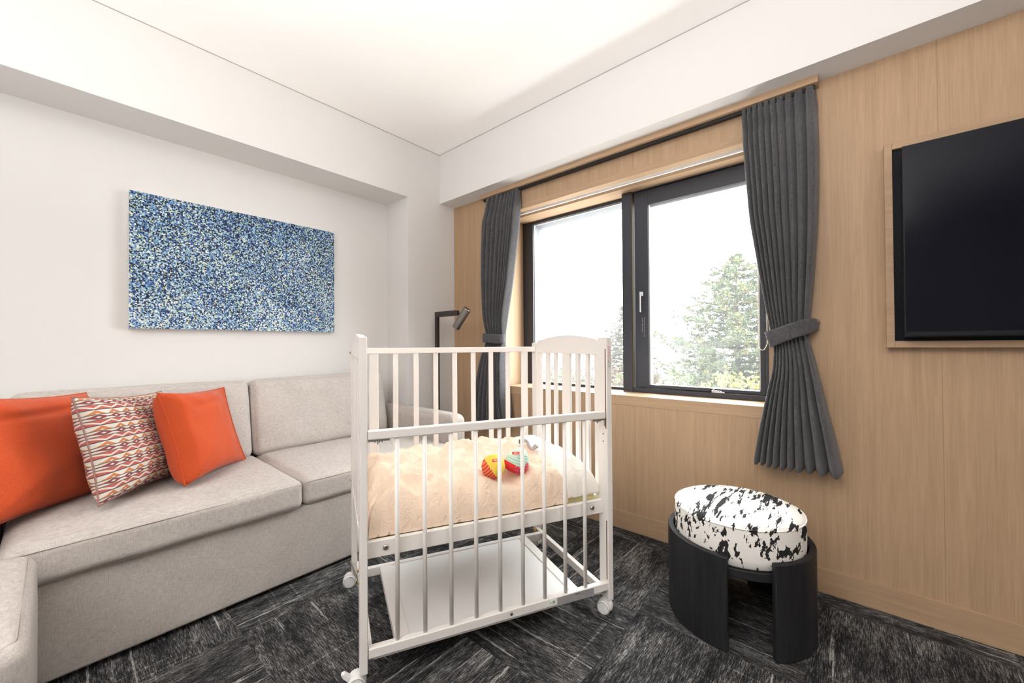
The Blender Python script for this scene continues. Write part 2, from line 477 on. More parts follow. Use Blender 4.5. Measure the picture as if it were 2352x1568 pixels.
class MB:
    """collects shapes for ONE mesh"""

    def __init__(self):
        self.bm = bmesh.new()
        self.mi = 0

    def _faces(self, n0):
        self.bm.faces.ensure_lookup_table()
        for f in self.bm.faces[n0:]:
            f.material_index = self.mi

    def box(self, lo, hi, mat=None, fn=None):
        n0 = len(self.bm.faces)
        c = [(lo[i] + hi[i]) / 2 for i in range(3)]
        h = [abs(hi[i] - lo[i]) / 2 for i in range(3)]
        vs = []
        for z in (-1, 1):
            for y in (-1, 1):
                for x in (-1, 1):
                    p = Vector((c[0] + x * h[0], c[1] + y * h[1], c[2] + z * h[2]))
                    if mat is not None:
                        p = mat @ p
                    if fn is not None:
                        p = fn(p)
                    vs.append(self.bm.verts.new(p))
        for q in ((0, 2, 3, 1), (4, 5, 7, 6), (0, 1, 5, 4), (2, 6, 7, 3), (0, 4, 6, 2), (1, 3, 7, 5)):
            self.bm.faces.new([vs[i] for i in q])
        self._faces(n0)
        return self

    def grid(self, nu, nv, fn, closed_u=False, closed_v=False, uv=False):
        n0 = len(self.bm.faces)
        P = [[self.bm.verts.new(fn(i / (nu if closed_u else nu - 1), j / (nv if closed_v else nv - 1))) for j in range(nv)] for i in range(nu)]
        lay = self.bm.loops.layers.uv.verify() if uv else None
        for i in range(nu if closed_u else nu - 1):
            for j in range(nv if closed_v else nv - 1):
                a, b = P[i][j], P[(i + 1) % nu][j]
                c, d = P[(i + 1) % nu][(j + 1) % nv], P[i][(j + 1) % nv]
                try:
                    f = self.bm.faces.new((a, b, c, d))
                except ValueError:
                    continue
                if uv:
                    for lp, (ii, jj) in zip(f.loops, ((i, j), (i + 1, j), (i + 1, j + 1), (i, j + 1))):
                        lp[lay].uv = (ii / (nu - 1), jj / (nv - 1))
        self._faces(n0)
        return self

    def tube(self, pts, rad, seg=12, cap=True):
        n0 = len(self.bm.faces)
        pts = [Vector(p) for p in pts]
        rads = rad if isinstance(rad, (list, tuple)) else [rad] * len(pts)
        rings = []
        ref = None
        for i, p in enumerate(pts):
            d = (pts[min(i + 1, len(pts) - 1)] - pts[max(i - 1, 0)]).normalized()
            if ref is None:
                ref = d.orthogonal().normalized()
            a = (ref - d * ref.dot(d)).normalized()
            ref = a
            b = d.cross(a)
            rings.append([self.bm.verts.new(p + (a * math.cos(t) + b * math.sin(t)) * rads[i]) for t in [2 * math.pi * k / seg for k in range(seg)]])
        for r0, r1 in zip(rings, rings[1:]):
            for k in range(seg):
                self.bm.faces.new((r0[k], r0[(k + 1) % seg], r1[(k + 1) % seg], r1[k]))
        if cap:
            self.bm.faces.new(list(reversed(rings[0])))
            self.bm.faces.new(rings[-1])
        self._faces(n0)
        return self

    def lathe(self, prof, origin=(0, 0, 0), axis=(0, 0, 1), seg=32):
        """prof: (radius, height) pairs"""
        n0 = len(self.bm.faces)
        ax = Vector(axis).normalized()
        a = ax.orthogonal().normalized()
        b = ax.cross(a)
        o = Vector(origin)
        rings = []
        for r, h in prof:
            if r < 1e-6:
                rings.append([self.bm.verts.new(o + ax * h)])
            else:
                rings.append([self.bm.verts.new(o + ax * h + (a * math.cos(2 * math.pi * k / seg) + b * math.sin(2 * math.pi * k / seg)) * r) for k in range(seg)])
        for r0, r1 in zip(rings, rings[1:]):
            for k in range(seg):
                k2 = (k + 1) % seg
                if len(r0) == 1 and len(r1) == 1:
                    continue
                if len(r0) == 1:
                    self.bm.faces.new((r0[0], r1[k2], r1[k]))
                elif len(r1) == 1:
                    self.bm.faces.new((r0[k], r0[k2], r1[0]))
                else:
                    self.bm.faces.new((r0[k], r0[k2], r1[k2], r1[k]))
        self._faces(n0)
        return self

    def prism(self, outline, lo, hi, fn):
        """outline of (a, b) pairs swept from lo to hi; fn(a, b, t) gives the point"""
        n0 = len(self.bm.faces)
        A = [self.bm.verts.new(fn(a, b, lo)) for a, b in outline]
        B = [self.bm.verts.new(fn(a, b, hi)) for a, b in outline]
        n = len(outline)
        for i in range(n):
            self.bm.faces.new((A[i], A[(i + 1) % n], B[(i + 1) % n], B[i]))
        self.bm.faces.new(list(reversed(A)))
        self.bm.faces.new(B)
        self._faces(n0)
        return self

    def roundbox(self, c, h, r, n=14, puff=(0, 0, 0), mat=None, wob=0.0):
        """a soft box: centre c, half sizes h, edge radius r, faces bulged by puff"""
        n0 = len(self.bm.faces)
        c, hh = Vector(c), Vector(h)
        made = {}

        def V(p):
            key = tuple(round(x, 5) for x in p)
            if key not in made:
                q = Vector((p[0] * hh.x, p[1] * hh.y, p[2] * hh.z))
                inner = Vector([max(-(hh[i] - r), min(hh[i] - r, q[i])) for i in range(3)])
                d = q - inner
                if d.length > 1e-9:
                    # map the cube corner region onto a rounded edge
                    dm = max(abs(x) for x in d)
                    q = inner + d.normalized() * dm
                for i in range(3):
                    j, k = (i + 1) % 3, (i + 2) % 3
                    q[i] += math.copysign(puff[i], p[i]) * min(1, abs(p[i])) ** 3 * (1 - p[j] ** 4) * (1 - p[k] ** 4)
                if wob:
                    q += Vector((0, 0, 1)) * wob * mnoise.noise((q + c) * 7)
                    q += Vector((1, 0, 0)) * wob * mnoise.noise((q + c) * 8 + Vector((5, 1, 2)))
                if mat is not None:
                    q = mat @ q
                made[key] = self.bm.verts.new(q + c)
            return made[key]
        # non uniform steps so that the rounding is well resolved
        def steps(i):
            e = 1 - r / hh[i]
            m = 5
            return [-1 + (1 - e) * (1 - math.cos(k / m * math.pi / 2)) for k in range(m)] + [-e + 2 * e * k / n for k in range(n + 1)] + [e + (1 - e) * math.sin(k / m * math.pi / 2) for k in range(1, m + 1)]
        for i in range(3):
            j, k = (i + 1) % 3, (i + 2) % 3
            sj, sk = steps(j), steps(k)
            for sgn in (-1, 1):
                for a0, a1 in zip(sj, sj[1:]):
                    for b0, b1 in zip(sk, sk[1:]):
                        q = []
                        for a, b in ((a0, b0), (a1, b0), (a1, b1), (a0, b1)):
                            p = [0, 0, 0]
                            p[i], p[j], p[k] = sgn, a, b
                            q.append(V(p))
                        if sgn < 0:
                            q.reverse()
                        if len(set(q)) == 4:
                            self.bm.faces.new(q)
        self._faces(n0)
        return self

    def build(self, name, mat, parent=None, smooth=False, bevel=0.0, seg=2, loc=None, solid=0.0, auto=True):
        me = bpy.data.meshes.new(name)
        bmesh.ops.recalc_face_normals(self.bm, faces=self.bm.faces[:])
        self.bm.to_mesh(me)
        self.bm.free()
        for m in (mat if isinstance(mat, (list, tuple)) else [mat]):
            me.materials.append(m)
        o = bpy.data.objects.new(name, me)
        COL.objects.link(o)
        if parent is not None:
            o.parent = parent
        if loc is not None:
            o.location = loc
        if smooth or bevel:
            for p in me.polygons:
                p.use_smooth = True
        if solid:
            md = o.modifiers.new('thick', 'SOLIDIFY')
            md.thickness = solid
            md.offset = 0
        if bevel:
            b = o.modifiers.new('edge', 'BEVEL')
            b.width = bevel
            b.segments = seg
            b.limit_method = 'ANGLE'
            b.harden_normals = True
        return o


def tag(o, label, cat, group=None):
    o['label'] = label
    o['category'] = cat
    if group:
        o['group'] = group
    return o


def thing(name, label, cat, loc=(0, 0, 0), rotz=0, group=None):
    o = bpy.data.objects.new(name, None)
    o.empty_display_size = 0.1
    COL.objects.link(o)
    o.location = loc
    o.rotation_euler = (0, 0, rotz)
    return tag(o, label, cat, group)


def struct(o):
    o['kind'] = 'structure'
    return o


def box(name, lo, hi, mat, parent=None, bevel=0.0, seg=2):
    return MB().box(lo, hi).build(name, mat, parent, bevel=bevel, seg=seg)


def dup(o, parent=None, loc=None):
    c = o.copy()
    COL.objects.link(c)
    c.parent = parent
    if loc is not None:
        c.location = loc
    return c


# ------------------------------------------------------------------ the room
WX, WY = -2.62, 2.032          # left wall, oak window wall
X1, Y0 = 2.10, -2.60           # the walls out of view
ZB, ZC = 2.066, 2.433          # beam soffit, ceiling
OX0, OX1, OZ0, OZ1 = -1.854, -0.289, 0.725, 1.907   # window opening

struct(box('floor', (WX, Y0, -0.05), (X1, WY, 0), M['carpet']))
struct(box('ceiling', (WX, Y0, ZC), (X1, 2.3, ZC + 0.1), M['ceiling']))
struct(box('wall_left', (WX - 0.1, Y0, 0), (WX, 2.3, ZC), M['paint']))
struct(box('wall_right', (X1, Y0, 0), (X1 + 0.1, 2.3, ZC), M['paint']))
struct(box('wall_front', (WX, Y0 - 0.1, 0), (X1, Y0, ZC), M['paint']))
# corner column and the two down-stand beams
struct(box('wall_corner', (WX, 1.61, 0), (-2.357, 2.30, ZC), M['paint']))
struct(box('trim_1', (WX, Y0, 2.043), (-2.357, 1.61, ZC), M['paint']))
struct(box('trim_2', (-2.357, 1.892, ZB), (X1, 2.30, ZC), M['paint']))
# grey strips standing in for the shade line where ceiling meets beams
struct(box('trim_3', (-2.3572, Y0, ZC - 0.0035), (-2.3545, 1.893, ZC - 0.0005), M['crease_shade']))
struct(box('trim_4', (-2.3545, 1.8895, ZC - 0.0035), (X1, 1.8922, ZC - 0.0005), M['crease_shade']))

m = MB()
m.box((-2.357, WY, 0), (OX0, WY + 0.05, ZB))
m.box((OX1, WY, 0), (X1, WY + 0.05, ZB))
m.box((OX0, WY, 0), (OX1, WY + 0.05, OZ0 - 0.053))
m.box((OX0, WY, OZ1 + 0.033), (OX1, WY + 0.05, ZB))
struct(m.build('wall_back', M['wood']))
# masonry behind the oak panels, with pale rendered reveals outside the glass
m = MB()
m.box((-2.357, WY + 0.05, -0.05), (-1.87, 2.27, ZB))
m.box((-0.27, WY + 0.05, -0.05), (X1, 2.27, ZB))
m.box((-1.87, WY + 0.05, -0.05), (-0.27, 2.20, OZ0 - 0.053))
m.box((-1.87, WY + 0.05, OZ1 + 0.06), (-0.27, 2.27, ZB))
m.box((-2.9, 2.30, -0.3), (-1.80, 2.43, 3.0))
m.box((-0.27, 2.27, -0.3), (X1, 2.43, 3.0))
m.box((-1.80, 2.30, 1.885), (-0.27, 2.43, 3.0))
m.box((-1.80, 2.30, -0.3), (-0.27, 2.43, 0.712))
struct(m.build('wall_outside', M['outer_wall']))
struct(box('baseboard_back', (-2.357, WY - 0.009, 0), (X1, WY, 0.097), M['wood_x'], bevel=0.0015))
struct(box('baseboard_left', (WX, Y0, 0), (WX + 0.008, 1.61, 0.06), M['paint']))

# window: opening lining (oak), black frame, fixed pane, sash
win = thing('window_1', 'wide black framed window in the oak wall between two charcoal curtains', 'window', (0, 0, 0))
struct(win)
box('sill_board', (OX0, WY - 0.002, OZ0 - 0.053), (OX1, 2.30, OZ0), M['wood_x'], win, bevel=0.0015)
box('head_casing', (OX0, WY - 0.001, OZ1), (OX1, 2.084, OZ1 + 0.033), M['wood_x'], win, bevel=0.001)
m = MB()
m.box((OX0, 2.132, 1.892), (OX1, 2.29, OZ1 + 0.05))
m.build('head_board', M['wood_x'], win, bevel=0.001)
box('blind_slot', (OX0, 2.084, OZ1 + 0.06), (OX1, 2.132, OZ1 + 0.07), M['white_plastic'], win)
box('jamb_lining', (OX0 - 0.016, WY + 0.05, OZ0 - 0.053), (OX0, 2.29, OZ1 + 0.06), M['wood'], win)
box('jamb_lining', (OX1, WY + 0.05, OZ0 - 0.053), (OX1 + 0.016, 2.29, OZ1 + 0.06), M['wood'], win)
# fixed light, set deep
m = MB()
FY0, FY1 = 2.262, 2.31
m.box((OX0, FY0, OZ0), (-1.762, FY1, 1.915))
m.box((-1.762, FY0, 1.872), (-1.03, FY1, 1.915))
m.box((-1.762, FY0, OZ0), (-1.03, FY1, 0.742))
m.build('fixed_frame', M['black_alu'], win, bevel=0.002)
m = MB()
m.box((-1.766, 2.278, 0.738), (-1.758, 2.29, 1.876))
m.box((-1.766, 2.278, 1.868), (-1.03, 2.29, 1.876))
m.build('gasket', M['gasket'], win)
box('pane', (-1.764, 2.290, 0.738), (-1.03, 2.296, 1.874), M['glass'], win)
# mullion and sash frame, proud of the fixed light
m = MB()
m.box((-1.045, 2.200, OZ0), (-0.985, 2.31, 1.9035))
m.build('mullion', M['black_alu'], win, bevel=0.002)
m = MB()
m.box((-0.985, 2.212, 1.889), (OX1, 2.31, 1.9035))
m.box((-0.985, 2.205, OZ0), (OX1, 2.31, 0.752))
m.box((-0.327, 2.212, 0.752), (OX1, 2.31, 1.889))
m.build('sash_surround', M['black_alu'], win, bevel=0.002)
sash = MB()
sash.box((-0.976, 2.222, 0.754), (-0.897, 2.285, 1.887))
sash.box((-0.897, 2.222, 1.800), (-0.352, 2.285, 1.887))
sash.box((-0.897, 2.222, 0.754), (-0.352, 2.285, 0.771))
sash.box((-0.352, 2.222, 0.754), (-0.330, 2.285, 1.887))
sash = sash.build('sash', M['black_alu'], win, bevel=0.002)
m = MB()
m.box((-0.8975, 2.232, 0.771), (-0.8915, 2.246, 1.800))
m.box((-0.3575, 2.232, 0.771), (-0.3515, 2.246, 1.800))
m.build('gasket', M['gasket'], sash)
m = MB()
m.box((-0.9852, 2.206, 0.752), (-0.9832, 2.214, 1.885))
m.build('weather_strip', M['brass'], win)
box('pane', (-0.898, 2.246, 0.770), (-0.351, 2.252, 1.801), M['glass'], sash)
m = MB()
m.box((-0.9395, 2.196, 1.277), (-0.9225, 2.222, 1.302))
m.box((-0.9385, 2.190, 1.185), (-0.9300, 2.200, 1.302))
m.build('handle', M['silver'], sash, bevel=0.002)
m = MB()
m.box((-0.831, 2.206, 0.757), (-0.571, 2.221, 0.774))
m.build('limiter_arm', M['black_alu'], sash, bevel=0.001)
m = MB()
m.box((-0.566, 2.206, 0.753), (-0.505, 2.22, 0.758))
m.tube([(-0.556, 2.212, 0.754), (-0.556, 2.212, 0.768)], 0.004, 8)
m.tube([(-0.530, 2.212, 0.754), (-0.530, 2.212, 0.764)], 0.0035, 8)
m.tube([(-0.566, 2.212, 0.762), (-0.52, 2.212, 0.759)], 0.0022, 8)
m.build('limiter_catch', M['silver'], sash)
m = MB()                                                       # two columns of small white print
rng = random.Random(3)
for col, (x, z0, z1) in enumerate(((-0.9335, 1.155, 1.074), (-0.9225, 1.157, 1.047))):
    z = z0
    while z > z1:
        hgt = 0.0042 if col == 0 else 0.0030
        for k in range(3):
            if rng.random() < 0.8:
                m.box((x - hgt / 2, 2.2212, z - hgt * (0.2 + 0.3 * k)), (x + hgt * rng.uniform(0.1, 0.5), 2.2216, z - hgt * (0.1 + 0.3 * k)))
        if rng.random() < 0.7:
            m.box((x - hgt * .1, 2.2212, z - hgt), (x + hgt * .1, 2.2216, z))
        z -= hgt * 1.35
m.build('printed_notice', M['white_ink'], sash)

# roller blind rolled up in the head, with its beaded chain
rb = thing('roller_blind', 'white roller blind rolled up in the slot above the window with a beaded chain', 'blind', (-1.07, 2.108, 1.93))
MB().tube([(-0.77, 0, 0), (0.765, 0, 0)], 0.021, 20).build('roll', M['white_plastic'], rb, smooth=True)
MB().box((-0.77, -0.006, -0.030), (0.765, 0.006, -0.019)).build('bottom_bar', M['white_plastic'], rb, bevel=0.002)
m = MB()
chain = []
for k in range(0, 101):
    t = k / 100
    if t < 0.47:
        chain.append((0.727 - 0.012 * t, 0.052, -0.0 - t / 0.47 * 0.93))
    elif t < 0.53:
        a = (t - 0.47) / 0.06 * math.pi
        chain.append((0.727 - 0.006 + 0.016 * (1 - math.cos(a)), 0.052 - 0.004 * math.sin(a), -0.93 - 0.030 * math.sin(a)))
    else:
        chain.append((0.757, 0.046, -0.93 + (t - 0.53) / 0.47 * 0.93))
m.tube(chain, 0.0012, 6)
acc = 0
prev = Vector(chain[0])
for a, b in zip(chain, chain[1:]):
    a, b = Vector(a), Vector(b)
    L = (b - a).length
    n = max(1, int(L / 0.0062))
    for k in range(n):
        p = a.lerp(b, (k + 0.5) / n)
        if p.z < -0.60:
            m.lathe([(0, -0.0024), (0.0021, -0.0012), (0.0021, 0.0012), (0, 0.0024)], p, (0, 0, 1), 6)
m.build('beaded_chain', M['bead'], rb, smooth=True)

# curtain pelmet and rail
struct(box('trim_5', (-2.010, 1.973, 2.036), (-0.105, WY, ZB), M['wood_x'], bevel=0.0012))
rail = MB()
rail.box((-1.995, 1.992, 2.022), (-0.115, 2.012, 2.036))
tag(rail.build('curtain_rail', M['black'], bevel=0.001), 'slim black curtain rail under the oak pelmet above the window', 'rail')


def lerp_table(tab, z):
    """tab: (x, z) pairs with falling z"""
    if z >= tab[0][1]:
        return tab[0][0]
    for (x0, z0), (x1, z1) in zip(tab, tab[1:]):
        if z >= z1:
            t = (z0 - z) / (z0 - z1)
            return x0 + (x1 - x0) * t
    return tab[-1][0]


def smooth_table(tab, z):
    return sum(lerp_table(tab, z + d) for d in (-0.03, -0.015, 0, 0.015, 0.03)) / 5


def curtain(label, left, right, folds, z_tie, z_top, z_bot, band, hook, seed, wide_first):
    root = thing('curtain', label, 'curtain', ((left[0][0] + right[0][0]) / 2, 1.985, z_bot), 0, 'charcoal window curtains')
    base = Vector(root.location)
    rg = random.Random(seed)
    ph = [rg.uniform(-0.35, 0.35) for _ in range(folds + 2)]
    am = [rg.uniform(0.75, 1.15) for _ in range(folds + 2)]
    NU, NV = folds * 16 + 1, 110

    def P(i, j):
        u, v = i, j
        z = z_top + (z_bot - z_top) * v
        xl, xr = smooth_table(left, z), smooth_table(right, z)
        # uneven fold widths
        w = u + wide_first * math.sin(math.pi * u) * 0.10
        a = w * folds
        k = int(min(folds, max(0, a)))
        f = a - k
        phase = 2 * math.pi * a + ph[k] * (1 - f) + ph[k + 1] * f
        A = am[k] * (1 - f) + am[k + 1] * f
        near = math.exp(-((z - z_tie) / 0.10) ** 2)
        dt = (z_top - z)
        amp = 0.030 * min(1, 0.50 + dt * 3)
        amp = amp * (1 - 0.5 * near)
        if z < z_tie:
            amp *= 1 + 0.45 * min(1, (z_tie - z) / 0.4)
        # round crests towards the room, tight valleys at the wall
        y = 2.010 - 2.1 * amp * A * abs(math.sin(phase / 2)) ** 0.85
        # pinch pleats in the heading
        pin = math.exp(-((dt - 0.075) / 0.035) ** 2)
        head = max(0, 1 - dt / 0.10)
        x = xl + (xr - xl) * u
        x += (xr - xl) / folds * 0.30 * pin * math.sin(phase + 0.6) * 0.5
        y += head * 0.011 * abs(math.sin(1.5 * phase)) - head * 0.004
        y = min(y, 2.018)
        zz = z
        if v > 0.985:
            zz += 0.004 * math.sin(phase + 1)
        return Vector((x, y, zz)) - base
    o = MB().grid(NU, NV, P).build('curtain_panel', M['curtain'], root, smooth=True, solid=0.004)
    # tieback: a stitched band looped round the folds to a hook on the wall
    path, w = band

    def T(i, j):
        n = len(path)
        t = i * (n - 1)
        a = min(n - 2, int(t))
        f = t - a

        def cr(c):
            p0, p1, p2, p3 = (path[max(0, a - 1)][c], path[a][c], path[a + 1][c], path[min(n - 1, a + 2)][c])
            return 0.5 * (2 * p1 + (p2 - p0) * f + (2 * p0 - 5 * p1 + 4 * p2 - p3) * f * f + (3 * p1 - p0 - 3 * p2 + p3) * f ** 3)
        taper = 1 - 0.35 * max(0, 1 - min(i, 1 - i) / 0.10)
        lean = cr(3)
        return Vector((cr(0) + lean * (j - 0.5), cr(1), cr(2) + (0.5 - j) * w * taper)) - base
    MB().grid(60, 8, T).build('tieback', M['curtain'], root, smooth=True, solid=0.005)
    hk = MB()
    hx, hz = hook
    hk.lathe([(0, 0), (0.009, 0), (0.009, 0.004), (0.003, 0.005), (0.003, 0.018), (0, 0.018)], Vector((hx, WY, hz)) - base, (0, -1, 0), 14)
    hk.tube([Vector((hx, WY - 0.016, hz)) - base, Vector((hx, WY - 0.022, hz + 0.006)) - base, Vector((hx, WY - 0.022, hz + 0.018)) - base], 0.0025, 8)
    hk.build('tieback_hook', M['bolt'], root, smooth=True)
    return root


RL = [(-0.378, 2.017), (-0.371, 1.871), (-0.363, 1.735), (-0.350, 1.543), (-0.323, 1.351), (-0.295, 1.163), (-0.276, 1.035), (-0.266, 0.989), (-0.270, 0.89), (-0.290, 0.798), (-0.309, 0.705), (-0.326, 0.61), (-0.344, 0.497)]
RR = [(-0.115, 2.007), (-0.108, 1.833), (-0.109, 1.662), (-0.114, 1.492), (-0.124, 1.322), (-0.138, 1.152), (-0.144, 1.084), (-0.149, 1.015), (-0.139, 0.98), (-0.122, 0.895), (-0.105, 0.811), (-0.09, 0.728), (-0.073, 0.647), (-0.058, 0.566), (-0.045, 0.492)]
curtain('charcoal curtain tied back right of the window beside the television', RL, RR, 10, 1.03, 2.033, 0.495,
        ([(-0.118, 2.016, 1.075, 0.0), (-0.150, 1.965, 1.068, 0.0), (-0.200, 1.938, 1.050, 0.004), (-0.252, 1.936, 1.028, 0.012), (-0.283, 1.962, 1.016, 0.020), (-0.255, 2.010, 1.030, 0.01), (-0.190, 2.020, 1.058, 0.0), (-0.125, 2.020, 1.077, 0.0)], 0.064),
        (-0.120, 1.082), 4, 1)
LL = [(-1.968, 2.007), (-1.968, 1.954), (-1.99, 1.852), (-2.0, 1.642), (-1.999, 1.442), (-1.987, 1.267), (-1.972, 1.093), (-1.972, 1.011), (-1.992, 0.953), (-2.024, 0.799), (-2.051, 0.643), (-2.08, 0.476)]
LR = [(-1.662, 2.009), (-1.662, 1.884), (-1.675, 1.756), (-1.702, 1.596), (-1.728, 1.424), (-1.759, 1.275), (-1.783, 1.163), (-1.801, 1.088), (-1.804, 1.015), (-1.797, 0.966), (-1.779, 0.809), (-1.764, 0.666), (-1.735, 0.495)]
curtain('charcoal curtain tied back left of the window behind the floor lamp', LL, LR, 9, 1.05, 2.033, 0.480,
        ([(-1.985, 2.018, 1.060, 0.0), (-1.978, 1.965, 1.055, 0.0), (-1.94, 1.938, 1.052, 0.0), (-1.86, 1.936, 1.048, 0.0), (-1.806, 1.948, 1.044, 0.0), (-1.795, 1.985, 1.046, 0.0), (-1.86, 2.018, 1.052, 0.0), (-1.98, 2.021, 1.060, 0.0)], 0.062),
        (-1.985, 1.06), 9, -1)

# ------------------------------------------------------------------ television in its oak surround
su = thing('television_surround', 'oak box frame with a black backing board on the wall behind the television', 'frame', (0.70, WY, 0.983))
m = MB()
m.box((-0.618, -0.034, 0.0), (-0.596, 0, 0.745))
m.box((-0.596, -0.034, 0.0), (0.70, 0, 0.024))
m.box((-0.596, -0.034, 0.721), (0.70, 0, 0.745))
m.box((0.70, -0.034, 0.0), (0.722, 0, 0.745))
m.build('wooden_frame', M['wood_x'], su, bevel=0.0015)
box('backing_board', (-0.596, -0.020, 0.024), (0.70, 0, 0.721), M['tv_back'], su)
tv = thing('television', 'flat black television hanging in the oak surround on the right', 'television', (0.70, 1.985, 1.02))
m = MB()
m.box((-0.30, 0.0, 0.12), (0.30, 0.026, 0.52))
m.build('wall_mount', M['tv_case'], tv)
box('casing', (-0.574, -0.034, 0.0), (0.60, 0.0, 0.670), M['tv_case'], tv, bevel=0.002)
box('screen', (-0.570, -0.0365, 0.018), (0.596, -0.0335, 0.666), M['tv_screen'], tv)
box('lower_bezel', (-0.570, -0.038, 0.004), (0.596, -0.0335, 0.0175), M['tv_case'], tv)

# ------------------------------------------------------------------ painting
pa = thing('painting', 'unframed canvas densely dotted in blues with yellow flecks above the sofa', 'painting', (WX + 0.0015, 0.712, 1.42))
box('canvas', (0.0, -0.4865, -0.3265), (0.0345, 0.4865, 0.3265), M['canvas'], pa, bevel=0.0015)
m = MB().box((0.0345, -0.4865, -0.3265), (0.0352, 0.4865, 0.3265))
m.build('painted_face', M['dots'], pa)

# ------------------------------------------------------------------ sofa
so = thing('sofa', 'greige fabric sofa with two seat and two back cushions along the left wall', 'sofa', (-2.2, 0.69, 0))
o = Vector(so.location)


def SO(x, y, z):
    return Vector((x, y, z)) - o


m = MB()
m.roundbox(SO(-2.205, 0.69, 0.168), (0.405, 0.812, 0.150), 0.012, 10)
m.build('base', M['sofa'], so, smooth=True)
box('plinth', SO(-2.58, -0.10, 0.0), SO(-1.85, 1.48, 0.03), M['black'], so)
m = MB()
m.roundbox(SO(-2.588, 0.69, 0.46), (0.024, 0.812, 0.27), 0.02, 8)
m.build('back_frame', M['sofa'], so, smooth=True)
for y0, y1, fx in ((-0.104, 0.690, -1.772), (0.698, 1.498, -1.785)):
    m = MB()
    x0 = -2.43
    m.roundbox(SO((x0 + fx) / 2, (y0 + y1) / 2, 0.376), ((fx - x0) / 2, (y1 - y0) / 2, 0.060), 0.028, 16, puff=(0.004, 0.004, 0.012), wob=0.004)
    m.build('seat_cushion', M['sofa'], so, smooth=True)
for y0, y1 in ((-0.118, 0.672), (0.682, 1.462)):
    m = MB()
    rot = Matrix.Rotation(R(-11), 3, 'Y')
    m.roundbox(SO(-2.468, (y0 + y1) / 2, 0.618), (0.075, (y1 - y0) / 2, 0.200), 0.032, 14, puff=(0.022, 0.004, 0.008), mat=rot, wob=0.004)
    m.build('back_cushion', M['sofa'], so, smooth=True)
for y0, y1, lab in ((1.508, 1.630, ''), (-0.262, -0.136, '')):
    m = MB()
    m.roundbox(SO(-2.192, (y0 + y1) / 2, 0.302), (0.412, (y1 - y0) / 2, 0.288), 0.042, 12, puff=(0.006, 0.004, 0.006))
    m.build('arm', M['sofa'], so, smooth=True)

# seam welts that show on the cushions
def welt(pts, r=0.0022):
    MB().tube([SO(*p) for p in pts], r, 6).build('seam', M['seam'], so, smooth=True)


for y0, y1, fx in ((-0.094, 0.680, -1.772), (0.708, 1.488, -1.785)):
    welt([(fx - 0.003, y0, 0.4185), (fx - 0.001, y0 + 0.1, 0.4195), (fx + 0.0005, (y0 + y1) / 2, 0.4205), (fx - 0.001, y1 - 0.1, 0.4195), (fx - 0.003, y1, 0.4185)], 0.0018)

ot = thing('ottoman', 'greige upholstered ottoman in the lower left corner against the sofa front', 'ottoman', (-1.465, -0.33, 0))
m = MB()
m.roundbox((0, 0, 0.235), (0.268, 0.298, 0.205), 0.034, 14, puff=(0.004, 0.004, 0.014), wob=0.003)
m.build('upholstered_body', M['sofa'], ot, smooth=True)
m = MB()
hx, hy, zz, rr = 0.252, 0.281, 0.4355, 0.03
pts = []
for cx, cy, a0 in ((hx - rr, hy - rr, 0), (-hx + rr, hy - rr, 90), (-hx + rr, -hy + rr, 180), (hx - rr, -hy + rr, 270)):
    for k in range(7):
        a = R(a0 + 15 * k)
        pts.append((cx + rr * math.cos(a), cy + rr * math.sin(a), zz))
pts.append(pts[0])
m.tube(pts, 0.0028, 6)
m.build('seam', M['seam'], ot, smooth=True)
for sx in (-1, 1):
    for sy in (-1, 1):
        MB().lathe([(0, 0), (0.017, 0), (0.022, 0.034), (0, 0.034)], (sx * 0.22, sy * 0.25, 0), (0, 0, 1), 14).build('foot', M['black'], ot, smooth=False)


